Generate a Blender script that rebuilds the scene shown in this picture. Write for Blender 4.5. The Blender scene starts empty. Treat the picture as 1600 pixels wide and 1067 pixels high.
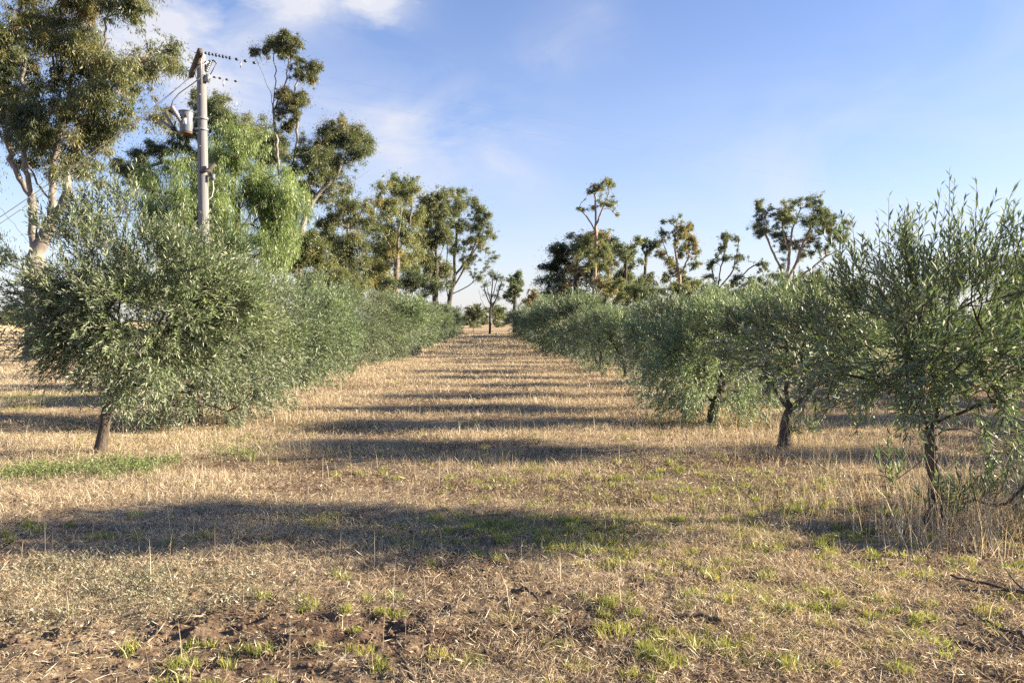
import bpy, math
import numpy as np
from mathutils import Vector, Matrix

S = bpy.context.scene
COL = S.collection
RAD = math.radians

# ------------------------------------------------------------------ camera
EYE = 1.6
FOCAL = 28.0
FP = 1600 * FOCAL / 36.0                       # focal length in photo pixels
VPX, VPY = 765.0, 502.0                        # where the rows meet the horizon
cd = bpy.data.cameras.new('camera')
cam = bpy.data.objects.new('camera', cd); COL.objects.link(cam)
cd.lens = FOCAL; cd.sensor_width = 36; cd.clip_start = 0.05; cd.clip_end = 20000
cam.location = (0, 0, EYE)
cam.rotation_euler = (RAD(90) - math.atan((533.5 - VPY) / FP), 0, -math.atan((800 - VPX) / FP))
S.camera = cam
_M = cam.rotation_euler.to_matrix()

# ------------------------------------------------------------------ light
SUN_EL, SUN_AZ = 17.8, 1.0                     # azimuth: degrees from +X towards +Y
w = bpy.data.worlds.new('World'); S.world = w; w.use_nodes = True
nt = w.node_tree; nt.nodes.clear()
def N(t, tree=None, **kw):
    n = (tree or nt).nodes.new(t)
    for k, v in kw.items(): setattr(n, k, v)
    return n
sky = N('ShaderNodeTexSky', sky_type='NISHITA', sun_disc=False)
sky.sun_elevation = RAD(SUN_EL); sky.sun_rotation = RAD(90 - SUN_AZ)
sky.air_density = 1.0; sky.dust_density = 0.15; sky.ozone_density = 2.0; sky.altitude = 200
bg = N('ShaderNodeBackground'); bg.inputs['Strength'].default_value = 0.05
wo = N('ShaderNodeOutputWorld')
L = nt.links.new
tc = N('ShaderNodeTexCoord')
def vmath(op, a, b=None, tree=None):
    n = N('ShaderNodeVectorMath', tree, operation=op)
    for i, v in enumerate((a, b)):
        if v is None: continue
        if hasattr(v, 'is_linked'): (tree or nt).links.new(v, n.inputs[i])
        else: n.inputs[i].default_value = v
    return n
def fmath(op, a, b=None, tree=None, clamp=False):
    n = N('ShaderNodeMath', tree, operation=op); n.use_clamp = clamp
    for i, v in enumerate((a, b)):
        if v is None: continue
        if hasattr(v, 'is_linked'): (tree or nt).links.new(v, n.inputs[i])
        else: n.inputs[i].default_value = v
    return n.outputs[0]
def raydir(px, py):
    return (_M @ Vector(((px - 800) / FP, -(py - 533.5) / FP, -1))).normalized()
# thin and puffy clouds: each a soft patch of sky broken up by noise in the direction of view
mp = N('ShaderNodeMapping'); mp.inputs['Scale'].default_value = (1.0, 1.0, 2.2)
L(tc.outputs['Generated'], mp.inputs['Vector'])
nz = N('ShaderNodeTexNoise'); nz.inputs['Scale'].default_value = 5.5; nz.inputs['Detail'].default_value = 9; nz.inputs['Roughness'].default_value = 0.56
nz.inputs['Distortion'].default_value = 0.5
L(mp.outputs[0], nz.inputs['Vector'])
CLOUDS = [(250, 50, 0.07, 1.5), (175, 10, 0.09, 1.1), (285, 125, 0.06, 1.0), (460, -12, 0.06, 1.15), (575, -8, 0.045, 1.0), (560, 180, 0.085, 0.42), (700, 225, 0.10, 0.42),
          (600, 235, 0.09, 0.3), (790, 240, 0.06, 0.4), (380, 190, 0.08, 0.45), (845, 88, 0.035, 0.45), (920, 40, 0.05, 0.35), (1330, 270, 0.16, 0.32), (1530, 300, 0.12, 0.3),
          (1100, 330, 0.14, 0.2), (1590, 20, 0.07, 0.3), (660, 370, 0.1, 0.35)]
tot = None
for px, py, s, a in CLOUDS:
    d = vmath('SUBTRACT', tc.outputs['Generated'], tuple(raydir(px, py)))
    d2 = vmath('MULTIPLY', d.outputs[0], (1.0, 1.0, 1.6))
    ln = vmath('LENGTH', d2.outputs[0])
    q = fmath('DIVIDE', ln.outputs['Value'], s)
    g = fmath('MULTIPLY', fmath('EXPONENT', fmath('MULTIPLY', fmath('MULTIPLY', q, q), -0.8)), a)
    tot = g if tot is None else fmath('ADD', tot, g)
# everywhere else in the dome a little broken cloud too
dome = fmath('MULTIPLY', fmath('SUBTRACT', nz.outputs['Fac'], 0.36), 3.1, clamp=True)
puff = None
for px, py, s, a in [(250, 45, 0.075, 1.0), (290, 120, 0.05, 0.75), (160, 0, 0.08, 0.9), (455, -15, 0.06, 0.95), (570, -5, 0.05, 0.9), (330, 75, 0.03, 0.5)]:
    d = vmath('SUBTRACT', tc.outputs['Generated'], tuple(raydir(px, py)))
    q = fmath('DIVIDE', vmath('LENGTH', vmath('MULTIPLY', d.outputs[0], (1.0, 1.0, 1.5)).outputs[0]).outputs['Value'], s)
    g = fmath('MULTIPLY', fmath('EXPONENT', fmath('MULTIPLY', fmath('MULTIPLY', q, q), -0.7)), a)
    puff = g if puff is None else fmath('MAXIMUM', puff, g)
nz2 = N('ShaderNodeTexNoise'); nz2.inputs['Scale'].default_value = 11; nz2.inputs['Detail'].default_value = 9; nz2.inputs['Roughness'].default_value = 0.6
L(mp.outputs[0], nz2.inputs['Vector'])
pf = fmath('MULTIPLY', fmath('SUBTRACT', fmath('ADD', puff, fmath('MULTIPLY', fmath('SUBTRACT', nz2.outputs['Fac'], 0.5), 1.7)), 0.32), 1.9, clamp=True)
cl = fmath('MAXIMUM', fmath('MULTIPLY', pf, 0.9), fmath('MULTIPLY', dome, tot, clamp=True))
tint = N('ShaderNodeMix', data_type='RGBA', blend_type='MULTIPLY'); tint.inputs['Factor'].default_value = 1
tint.inputs['B'].default_value = (1.10, 1.06, 1.30, 1)
L(sky.outputs[0], tint.inputs['A'])
# pale low sky
sep = N('ShaderNodeSeparateXYZ'); L(tc.outputs['Generated'], sep.inputs[0])
low = fmath('EXPONENT', fmath('MULTIPLY', fmath('MAXIMUM', sep.outputs['Z'], 0.0), -8.5))
hz = N('ShaderNodeMix', data_type='RGBA'); hz.inputs['B'].default_value = (4.15, 4.2, 4.45, 1)
L(fmath('MULTIPLY', low, 0.85), hz.inputs['Factor']); L(tint.outputs['Result'], hz.inputs['A'])
cm = N('ShaderNodeMix', data_type='RGBA'); cm.inputs['B'].default_value = (4.6, 4.65, 5.0, 1)
L(cl, cm.inputs['Factor']); L(hz.outputs['Result'], cm.inputs['A'])
L(cm.outputs['Result'], bg.inputs['Color']); L(bg.outputs[0], wo.inputs[0])

sd = bpy.data.lights.new('sun', 'SUN'); sun = bpy.data.objects.new('sun', sd); COL.objects.link(sun)
sd.energy = 5.0; sd.angle = RAD(0.55); sd.color = (1.0, 0.845, 0.63)
_el, _az = RAD(SUN_EL), RAD(SUN_AZ)
to_sun = Vector((math.cos(_el) * math.cos(_az), math.cos(_el) * math.sin(_az), math.sin(_el)))
sun.rotation_euler = (-to_sun).to_track_quat('-Z', 'Y').to_euler(); sun.location = (30, 0, 20)

S.view_settings.view_transform = 'Standard'; S.view_settings.look = 'None'
S.view_settings.exposure = 1.92; S.view_settings.gamma = 1.0
S.cycles.use_denoising = False
S.cycles.max_bounces = 7; S.cycles.diffuse_bounces = 4; S.cycles.transmission_bounces = 4; S.cycles.glossy_bounces = 2
S.cycles.sample_clamp_indirect = 6

# ------------------------------------------------------------------ helpers
def at(px, py, Y):                              # a photo pixel at depth Y as a point
    r = _M @ Vector(((px - 800) / FP, -(py - 533.5) / FP, -1))
    k = Y / r.y
    return np.array([r.x * k, Y, EYE + r.z * k])
def gp(px, py):                                 # a photo pixel on the ground
    r = _M @ Vector(((px - 800) / FP, -(py - 533.5) / FP, -1))
    k = -EYE / r.z
    return np.array([r.x * k, r.y * k])
def unit(v): return v / np.maximum(np.linalg.norm(v, axis=-1, keepdims=True), 1e-9)

def _hash(ix, iy, seed):
    h = (ix.astype(np.int64) * 374761393 + iy.astype(np.int64) * 668265263 + seed * 1442695041) & 0xffffffff
    h = ((h ^ (h >> 13)) * 1274126177) & 0xffffffff
    h = ((h ^ (h >> 15)) * 2246822519) & 0xffffffff
    return ((h ^ (h >> 16)) & 0xffffff) / float(0xffffff)
def vnoise(x, y, seed=0):
    ix = np.floor(x); iy = np.floor(y); fx = x - ix; fy = y - iy
    fx = fx * fx * (3 - 2 * fx); fy = fy * fy * (3 - 2 * fy)
    a = _hash(ix, iy, seed); b = _hash(ix + 1, iy, seed); c = _hash(ix, iy + 1, seed); d = _hash(ix + 1, iy + 1, seed)
    return (a * (1 - fx) + b * fx) * (1 - fy) + (c * (1 - fx) + d * fx) * fy
def fbm(x, y, seed=0, o=3):
    s = 0; a = 0.5; t = 0
    for k in range(o):
        s = s + a * vnoise(x * 2 ** k, y * 2 ** k, seed + k * 17); t += a; a *= 0.5
    return s / t

def mk_mesh(name, V, quads=None, tris=None, mat=None, tint=None, smooth=False):
    me = bpy.data.meshes.new(name)
    V = np.asarray(V, dtype=np.float32)
    nq = 0 if quads is None else len(quads); ntr = 0 if tris is None else len(tris)
    idx = []; tots = []
    if nq: idx.append(np.asarray(quads, dtype=np.int32).ravel()); tots.append(np.full(nq, 4, np.int32))
    if ntr: idx.append(np.asarray(tris, dtype=np.int32).ravel()); tots.append(np.full(ntr, 3, np.int32))
    idx = np.concatenate(idx); tots = np.concatenate(tots)
    starts = np.concatenate([[0], np.cumsum(tots)[:-1]]).astype(np.int32)
    me.vertices.add(len(V)); me.vertices.foreach_set('co', V.ravel())
    me.loops.add(len(idx)); me.loops.foreach_set('vertex_index', idx)
    me.polygons.add(len(tots)); me.polygons.foreach_set('loop_start', starts); me.polygons.foreach_set('loop_total', tots)
    if smooth: me.polygons.foreach_set('use_smooth', np.ones(len(tots), bool))
    if tint is not None:
        a = me.attributes.new('tint', 'FLOAT', 'FACE'); a.data.foreach_set('value', np.asarray(tint, dtype=np.float32))
    if mat: me.materials.append(mat)
    me.update(calc_edges=True)
    return me
def link(name, me, parent=None):
    o = bpy.data.objects.new(name, me); COL.objects.link(o)
    if parent: o.parent = parent
    return o
def thing(name, label, cat, loc=(0, 0, 0), rz=0, group=None):
    o = bpy.data.objects.new(name, None); COL.objects.link(o)
    o.location = loc; o.rotation_euler = (0, 0, rz); o.empty_display_size = 0.3
    tag(o, label, cat, group)
    return o
def tag(o, label, cat, group=None):
    o['label'] = label; o['category'] = cat
    if group: o['group'] = group
    return o
def dup(root, loc, rz, sc, label, group=None):
    r = root.copy(); COL.objects.link(r); r.location = loc; r.rotation_euler = (0, 0, rz); r.scale = sc
    r['label'] = label
    if group: r['group'] = group
    for ch in list(root.children):
        c = ch.copy(); COL.objects.link(c); c.parent = r
    return r

# ------------------------------------------------------------------ shapes
class Geo:
    def __init__(s): s.V = []; s.Q = []; s.T = []; s.n = 0
    def add(s, V, Q=None, T=None):
        V = np.asarray(V, float)
        if Q is not None and len(Q): s.Q.append(np.asarray(Q) + s.n)
        if T is not None and len(T): s.T.append(np.asarray(T) + s.n)
        s.V.append(V); s.n += len(V)
    def mesh(s, name, mat, smooth=True):
        return mk_mesh(name, np.concatenate(s.V), np.concatenate(s.Q) if s.Q else None, np.concatenate(s.T) if s.T else None, mat, smooth=smooth)
    def tube(s, pts, rad, n=8, cap=True):
        P = np.asarray(pts, float); m = len(P); rad = np.broadcast_to(np.asarray(rad, float), (m,))
        T = np.gradient(P, axis=0); T = unit(T)
        ref = np.array([0.31, 0.87, 0.38]) if abs(T[0] @ np.array([0.31, 0.87, 0.38])) < 0.9 else np.array([1., 0, 0])
        A = np.zeros_like(P); a = unit(np.cross(T[0], ref))
        for i in range(m):
            a = unit(a - T[i] * (a @ T[i])); A[i] = a
        B = np.cross(T, A)
        th = np.arange(n) * 2 * math.pi / n
        ring = A[:, None, :] * np.cos(th)[None, :, None] + B[:, None, :] * np.sin(th)[None, :, None]
        V = (P[:, None, :] + ring * rad[:, None, None]).reshape(-1, 3)
        i = np.arange(m - 1)[:, None] * n; j = np.arange(n)[None, :]; k = (np.arange(n)[None, :] + 1) % n
        Q = np.stack([i + j, i + k, i + n + k, i + n + j], -1).reshape(-1, 4)
        T3 = None
        if cap:
            V = np.concatenate([V, P[:1], P[-1:]]); c0, c1 = m * n, m * n + 1
            j = np.arange(n); k = (j + 1) % n
            T3 = np.concatenate([np.stack([np.full(n, c0), k, j], -1), np.stack([np.full(n, c1), (m - 1) * n + j, (m - 1) * n + k], -1)])
        s.add(V, Q, T3)
    def box(s, c, h, R=None):                    # centre, half sizes, optional 3x3 rotation; with small bevelled ends left square
        c = np.asarray(c, float); h = np.asarray(h, float)
        V = np.array([[x, y, z] for x in (-1, 1) for y in (-1, 1) for z in (-1, 1)], float) * h
        if R is not None: V = V @ np.asarray(R).T
        s.add(V + c, [[0, 1, 3, 2], [4, 6, 7, 5], [0, 4, 5, 1], [2, 3, 7, 6], [0, 2, 6, 4], [1, 5, 7, 3]])

# ------------------------------------------------------------------ materials
def newmat(name):
    m = bpy.data.materials.new(name); m.use_nodes = True; t = m.node_tree; t.nodes.clear()
    out = t.nodes.new('ShaderNodeOutputMaterial')
    return m, t, out
def ramp(t, stops, fac):
    r = t.nodes.new('ShaderNodeValToRGB'); e = r.color_ramp.elements
    while len(e) > 1: e.remove(e[-1])
    e[0].position = stops[0][0]; e[0].color = (*stops[0][1], 1)
    for p, c in stops[1:]:
        x = e.new(p); x.color = (*c, 1)
    t.links.new(fac, r.inputs[0])
    return r.outputs['Color']
def leafmat(name, stops, back=None, transl=0.35, gloss=0.08, rough=0.4, tcol=None, vary=False):
    m, t, out = newmat(name); l = t.links.new
    at_ = N('ShaderNodeAttribute', t, attribute_name='tint')
    col = ramp(t, stops, at_.outputs['Fac'])
    oi = N('ShaderNodeObjectInfo', t); hs_ = N('ShaderNodeHueSaturation', t)      # trees of one kind differ a little from each other
    l(fmath('ADD', 0.492, fmath('MULTIPLY', oi.outputs['Random'], 0.022, t), t), hs_.inputs['Hue'])
    l(fmath('ADD', 0.84, fmath('MULTIPLY', fmath('FRACT', fmath('MULTIPLY', oi.outputs['Random'], 7.31, t), tree=t), 0.44, t), t), hs_.inputs['Value'])
    l(col, hs_.inputs['Color'])
    if vary: col = hs_.outputs['Color']
    front = col
    if back is not None:
        ge = N('ShaderNodeNewGeometry', t); mx = N('ShaderNodeMix', t, data_type='RGBA')
        l(ge.outputs['Backfacing'], mx.inputs['Factor']); l(col, mx.inputs['A']); mx.inputs['B'].default_value = (*back, 1)
        front = mx.outputs['Result']
    df = N('ShaderNodeBsdfDiffuse', t); l(front, df.inputs['Color'])
    tr = N('ShaderNodeBsdfTranslucent', t)
    tm = N('ShaderNodeMix', t, data_type='RGBA', blend_type='MULTIPLY'); tm.inputs['Factor'].default_value = 1
    l(col, tm.inputs['A']); tm.inputs['B'].default_value = (*(tcol or (1.5, 1.6, 0.7)), 1); l(tm.outputs['Result'], tr.inputs['Color'])
    m1 = N('ShaderNodeMixShader', t); m1.inputs[0].default_value = transl; l(df.outputs[0], m1.inputs[1]); l(tr.outputs[0], m1.inputs[2])
    gl = N('ShaderNodeBsdfGlossy', t); gl.inputs['Roughness'].default_value = rough; gl.inputs['Color'].default_value = (0.9, 0.9, 0.9, 1)
    m2 = N('ShaderNodeMixShader', t); m2.inputs[0].default_value = gloss; l(m1.outputs[0], m2.inputs[1]); l(gl.outputs[0], m2.inputs[2])
    l(m2.outputs[0], out.inputs[0])
    return m
def barkmat(name, stops, scale=(6, 6, 2), nscale=3.0, bump=0.5, rough=0.9):
    m, t, out = newmat(name); l = t.links.new
    co = N('ShaderNodeTexCoord', t); mp_ = N('ShaderNodeMapping', t); mp_.inputs['Scale'].default_value = scale; l(co.outputs['Object'], mp_.inputs['Vector'])
    n1 = N('ShaderNodeTexNoise', t); n1.inputs['Scale'].default_value = nscale; n1.inputs['Detail'].default_value = 6; n1.inputs['Roughness'].default_value = 0.65
    l(mp_.outputs[0], n1.inputs['Vector'])
    col = ramp(t, stops, n1.outputs['Fac'])
    b = N('ShaderNodeBsdfPrincipled', t); l(col, b.inputs['Base Color']); b.inputs['Roughness'].default_value = rough
    bp = N('ShaderNodeBump', t); bp.inputs['Strength'].default_value = bump; bp.inputs['Distance'].default_value = 0.02
    n2 = N('ShaderNodeTexNoise', t); n2.inputs['Scale'].default_value = nscale * 4; n2.inputs['Detail'].default_value = 4; l(mp_.outputs[0], n2.inputs['Vector'])
    l(n2.outputs['Fac'], bp.inputs['Height']); l(bp.outputs[0], b.inputs['Normal']); l(b.outputs[0], out.inputs[0])
    return m
def plainmat(name, col, rough=0.6, metal=0.0, var=0.25, scale=14):
    m, t, out = newmat(name); l = t.links.new
    co = N('ShaderNodeTexCoord', t)
    n1 = N('ShaderNodeTexNoise', t); n1.inputs['Scale'].default_value = scale; n1.inputs['Detail'].default_value = 5; l(co.outputs['Object'], n1.inputs['Vector'])
    a = tuple(c * (1 - var) for c in col); b_ = tuple(min(1, c * (1 + var)) for c in col)
    c = ramp(t, [(0.3, a), (0.7, b_)], n1.outputs['Fac'])
    b = N('ShaderNodeBsdfPrincipled', t); l(c, b.inputs['Base Color']); b.inputs['Roughness'].default_value = rough; b.inputs['Metallic'].default_value = metal
    l(b.outputs[0], out.inputs[0])
    return m

M_OLIVE = leafmat('olive_leaf', [(0.0, (0.062, 0.088, 0.043)), (0.45, (0.132, 0.165, 0.080)), (0.8, (0.20, 0.235, 0.118)), (0.97, (0.25, 0.295, 0.12)), (1.0, (0.24, 0.17, 0.03))],
                  back=(0.28, 0.31, 0.24), transl=0.24, gloss=0.05, rough=0.55, tcol=(1.2, 1.5, 0.7), vary=True)
M_GUM = leafmat('gum_leaf', [(0.0, (0.062, 0.082, 0.048)), (0.3, (0.115, 0.135, 0.065)), (0.55, (0.175, 0.175, 0.078)), (0.75, (0.235, 0.20, 0.085)), (1.0, (0.24, 0.145, 0.085))],
                transl=0.42, gloss=0.05, rough=0.5, tcol=(1.4, 1.55, 0.75), vary=True)
M_PEPPER = leafmat('pepper_leaf', [(0.0, (0.10, 0.145, 0.055)), (0.5, (0.18, 0.24, 0.095)), (1.0, (0.28, 0.35, 0.16))], transl=0.4, gloss=0.04)
M_PINE = leafmat('pine_needle', [(0.0, (0.018, 0.034, 0.018)), (0.6, (0.032, 0.055, 0.026)), (1.0, (0.06, 0.085, 0.035))], transl=0.15, gloss=0.05)
M_BROWN = leafmat('dead_leaf', [(0.0, (0.10, 0.075, 0.045)), (1.0, (0.20, 0.145, 0.085))], transl=0.25, gloss=0.03)
M_STRAW = leafmat('straw', [(0.0, (0.16, 0.115, 0.078)), (0.3, (0.43, 0.345, 0.225)), (0.7, (0.64, 0.535, 0.36)), (1.0, (0.74, 0.66, 0.49))], transl=0.38, gloss=0.06, rough=0.5, tcol=(1.1, 1.0, 0.8))
M_GREEN = leafmat('green_grass_blade', [(0.0, (0.13, 0.15, 0.04)), (0.5, (0.26, 0.285, 0.06)), (0.85, (0.38, 0.37, 0.09)), (1.0, (0.45, 0.38, 0.16))], transl=0.4, gloss=0.05, tcol=(1.3, 1.4, 0.7))
M_WEED = leafmat('weed_leaf', [(0.0, (0.10, 0.14, 0.05)), (0.6, (0.19, 0.25, 0.095)), (1.0, (0.32, 0.34, 0.15))], transl=0.3, gloss=0.04)
M_SILVER = leafmat('silver_weed_leaf', [(0.0, (0.16, 0.15, 0.09)), (0.6, (0.30, 0.285, 0.19)), (1.0, (0.44, 0.41, 0.30))], transl=0.25, gloss=0.04)
M_OBARK = barkmat('olive_bark', [(0.3, (0.03, 0.023, 0.018)), (0.5, (0.075, 0.057, 0.044)), (0.72, (0.16, 0.125, 0.098))], scale=(5, 5, 2), nscale=4, bump=0.9)
M_GBARK = barkmat('gum_bark', [(0.3, (0.07, 0.058, 0.05)), (0.45, (0.17, 0.15, 0.135)), (0.58, (0.27, 0.245, 0.225)), (0.75, (0.38, 0.35, 0.32))], scale=(1.2, 1.2, 0.5), nscale=1.6, bump=0.3, rough=0.75)
M_PBARK = barkmat('pink_gum_bark', [(0.3, (0.16, 0.10, 0.07)), (0.5, (0.30, 0.20, 0.145)), (0.72, (0.42, 0.31, 0.24))], scale=(1.2, 1.2, 0.5), nscale=1.6, bump=0.3, rough=0.75)
M_DBARK = barkmat('dark_bark', [(0.3, (0.035, 0.028, 0.022)), (0.55, (0.075, 0.058, 0.045)), (0.75, (0.14, 0.11, 0.085))], scale=(3, 3, 1), nscale=3, bump=0.8)
M_STICK = barkmat('stick_bark', [(0.3, (0.045, 0.034, 0.027)), (0.55, (0.10, 0.075, 0.055)), (0.75, (0.22, 0.17, 0.13))], scale=(14, 14, 14), nscale=3, bump=0.6)

# ------------------------------------------------------------------ trees: skeleton and leaves
class Skel:
    def __init__(s):
        s.P = np.zeros((9000, 3)); s.par = np.full(9000, -1); s.plen = np.zeros(9000); s.ok = np.zeros(9000, bool); s.n = 0; s.chains = []
    def node(s, p, par, ok=True):
        i = s.n; s.P[i] = p; s.par[i] = par; s.ok[i] = ok
        s.plen[i] = 0 if par < 0 else s.plen[par] + np.linalg.norm(s.P[i] - s.P[par]); s.n += 1
        return i
    def trunk(s, pts, parent=-1, attach_from=0.5, rng=None, wob=0.03, step=0.25):
        P = np.asarray(pts, float); out = [parent] if parent >= 0 else []
        if parent >= 0: P = np.concatenate([s.P[parent][None], P])
        d = np.concatenate([[0], np.cumsum(np.linalg.norm(np.diff(P, axis=0), axis=1))])
        n = max(3, int(d[-1] / step)); q = np.linspace(0, d[-1], n + 1)
        # smooth interpolation through the points
        R = np.stack([np.interp(q, d, P[:, k]) for k in range(3)], -1)
        for _ in range(2): R[1:-1] = 0.25 * R[:-2] + 0.5 * R[1:-1] + 0.25 * R[2:]
        if rng is not None: R[1:] += rng.normal(0, wob, (n, 3)) * np.array([1, 1, 0.3]) * 0.5
        prev = parent
        for k in range(1 if parent >= 0 else 0, n + 1):
            prev = s.node(R[k], prev, q[k] >= attach_from * d[-1]); out.append(prev)
        s.chains.append(out); return out
    def connect(s, t, alpha=0.35, step=0.2, rng=None, jit=0.03, lift=0.4, down=1.0):
        P = s.P[:s.n]; v = t - P; d = np.linalg.norm(v, axis=1)
        cost = d + alpha * s.plen[:s.n] + down * np.maximum(0, -v[:, 2]) + np.where(s.ok[:s.n], 0, 1e6)
        i = int(np.argmin(cost)); D = d[i]
        if D < 1e-3: return
        p0 = s.P[i]; pr = s.par[i]
        dr = unit(p0 - s.P[pr]) if pr >= 0 else np.array([0, 0, 1.])
        c = p0 + (dr * 0.6 + unit(t - p0) * 0.4) * D * 0.45 + np.array([0, 0, lift * 0.15 * D])
        n = max(2, int(math.ceil(D / step))); ch = [i]; prev = i
        for k in range(1, n + 1):
            u = k / n; q = (1 - u) ** 2 * p0 + 2 * u * (1 - u) * c + u * u * t
            if k < n: q = q + rng.normal(0, jit, 3)
            prev = s.node(q, prev); ch.append(prev)
        s.chains.append(ch)
    def tubes(s, rbase, rtip, geo, maxsides=9, flare=0.5, minr=0.0):
        n = s.n; cnt = np.zeros(n); has = np.zeros(n, bool)
        has[s.par[:n][s.par[:n] >= 0]] = True
        cnt[~has] = 1
        for i in range(n - 1, 0, -1):
            if s.par[i] >= 0: cnt[s.par[i]] += cnt[i]
        p = math.log(rbase / rtip) / math.log(max(cnt[0], 2))
        r = rtip * cnt ** p
        r = np.maximum(r, minr)
        for ch in s.chains:
            ids = np.array(ch); rr = r[ids].copy()
            if len(ids) > 1: rr[0] = min(rr[0], rr[1] * 1.15)
            P = s.P[ids]
            rr = rr * (1 + flare * np.exp(-np.maximum(P[:, 2], 0) / (rbase * 1.6)))
            mx = rr.max(); k = maxsides if mx > 0.06 else (6 if mx > 0.025 else (4 if mx > 0.01 else 3))
            geo.tube(P, rr, k, cap=False)
        return r

def leaf_quads(P, D, NN, Ln, W, curl=0.12):
    D = unit(D); Sd = unit(np.cross(D, NN)); NN = np.cross(Sd, D)
    Ln = np.broadcast_to(np.asarray(Ln, float), (len(P),))[:, None]; W = np.broadcast_to(np.asarray(W, float), (len(P),))[:, None]
    mid = P + D * Ln * 0.45 + NN * Ln * curl * 0.5
    V = np.stack([P, mid + Sd * W * 0.5, P + D * Ln, mid - Sd * W * 0.5], 1).reshape(-1, 3)
    Q = np.arange(len(P) * 4).reshape(-1, 4)
    return V, Q

def olive_meshes(seed, trunk, cen, rad, nt=190, shoots=9, lper=17, Ln=0.062, W=0.013, rbase=0.07, lobes=11, skirt=0.0, suckers=0, zmin=0.16, lowside=0, stems=True, upshoot=0.5, limbs=None, attach=0.75, shoot_len=(0.16, 0.4)):
    rng = np.random.default_rng(seed)
    cen = np.array(cen, float); rad = np.array(rad, float)
    # lobes give the crown its uneven outline
    u = unit(rng.normal(size=(lobes, 3))); u[:, 2] = np.where(rng.uniform(size=lobes) < 0.68, np.abs(u[:, 2]), -np.abs(u[:, 2]) * 0.75)
    lc = cen + u * rad * rng.uniform(0.4, 0.82, (lobes, 1)); lr = rng.uniform(0.26, 0.46, (lobes, 1)) * rad
    k = rng.integers(0, lobes, nt)
    q = unit(rng.normal(size=(nt, 3))) * rng.uniform(0.2, 1, (nt, 1)) ** 0.4
    T = lc[k] + q * lr[k]
    T[:, 2] = np.where(T[:, 2] < zmin, zmin + rng.uniform(0, 0.35, nt), T[:, 2])
    if skirt > 0:
        ns = int(nt * skirt); a = rng.uniform(0, 2 * math.pi, ns); rr = rng.uniform(0.3, 1.0, ns)
        T[:ns] = np.stack([cen[0] + np.cos(a) * rr * rad[0] * 0.85, cen[1] + np.sin(a) * rr * rad[1] * 0.85, rng.uniform(0.12, cen[2] - rad[2] * 0.3, ns)], -1)
    if lowside: T[:lowside] = np.stack([rng.uniform(0.3, 1.25, lowside), rng.uniform(-0.7, 0.6, lowside), rng.uniform(0.42, 0.75, lowside)], -1)
    if suckers:
        a = rng.uniform(0, 2 * math.pi, suckers); rr = rng.uniform(0.08, 0.42, suckers)
        T[-suckers:] = np.stack([np.cos(a) * rr, np.sin(a) * rr, rng.uniform(0.1, 0.36, suckers)], -1)
    T[:, 2] = np.maximum(T[:, 2], 0.16)
    lobe_t = rng.uniform(-0.24, 0.24, lobes)[k]
    sk = Skel()
    tr = sk.trunk(trunk, attach_from=attach, rng=rng, wob=0.02, step=0.1)
    for lb in (limbs or []): sk.trunk(lb, parent=tr[-1] , attach_from=0.3, rng=rng, wob=0.03, step=0.12)
    order = np.argsort(np.linalg.norm(T - np.array(trunk[-1]), axis=1))
    for i in order: sk.connect(T[i], 0.3, 0.16, rng, 0.025, 0.5, 0.3)
    g = Geo(); sk.tubes(rbase, 0.0045, g, 10, 0.8)
    # shoots and their leaves
    ns = nt * shoots
    o = np.repeat(T, shoots, 0) + rng.normal(0, 0.07, (ns, 3))
    out = unit((o - cen) / rad)
    relz = np.clip((o[:, 2] - (cen[2] - rad[2])) / (2 * rad[2]), 0, 1)[:, None]
    if suckers: relz[-suckers * shoots:] = 0.75; out[-suckers * shoots:, 2] = 0.2; o[-suckers * shoots:, 2] = np.maximum(o[-suckers * shoots:, 2], 0.06)
    sd = unit(out * 0.75 + np.array([0, 0, 1.0]) * (upshoot * relz * 1.9 - 0.25) + rng.normal(0, 0.45, (ns, 3)))
    sl = rng.uniform(*shoot_len, ns) * (0.8 + 0.55 * relz[:, 0])
    if suckers: sl[-suckers * shoots:] *= 0.55
    ref = unit(rng.normal(size=(ns, 3))); pa = unit(np.cross(sd, ref)); pb = np.cross(sd, pa)
    f = (np.arange(lper) + 0.6) / lper
    ff = np.repeat(f[None, :], ns, 0) + rng.normal(0, 0.02, (ns, lper))
    bend = np.array([0, 0, -0.10]) * (1 - relz)[:, :, None]
    base = o[:, None, :] + sd[:, None, :] * (ff * sl[:, None])[:, :, None] + bend * (ff ** 2)[:, :, None]
    ph = (np.arange(lper) // 2 * (math.pi / 2) + (np.arange(lper) % 2) * math.pi)[None, :] + rng.normal(0, 0.4, (ns, lper))
    pd = pa[:, None, :] * np.cos(ph)[:, :, None] + pb[:, None, :] * np.sin(ph)[:, :, None]
    opn = rng.uniform(0.45, 1.0, (ns, lper, 1)) * (1.1 - 0.5 * ff[:, :, None])
    D = sd[:, None, :] * 0.75 + pd * opn + rng.normal(0, 0.12, (ns, lper, 3))
    NN = sd[:, None, :] * 0.8 - pd * 0.5 + np.array([0, 0, 0.35]) + rng.normal(0, 0.25, (ns, lper, 3))
    size = (0.7 + 0.6 * np.sin(np.clip(ff, 0, 1) * math.pi * 0.85 + 0.35)) * rng.uniform(0.75, 1.2, (ns, lper))
    keep = (rng.uniform(size=(ns, lper)) > 0.1).ravel()
    P = base.reshape(-1, 3)[keep]; D = D.reshape(-1, 3)[keep]; NN = NN.reshape(-1, 3)[keep]; sz = size.ravel()[keep]
    P[:, 2] = np.maximum(P[:, 2], 0.05)
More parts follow.
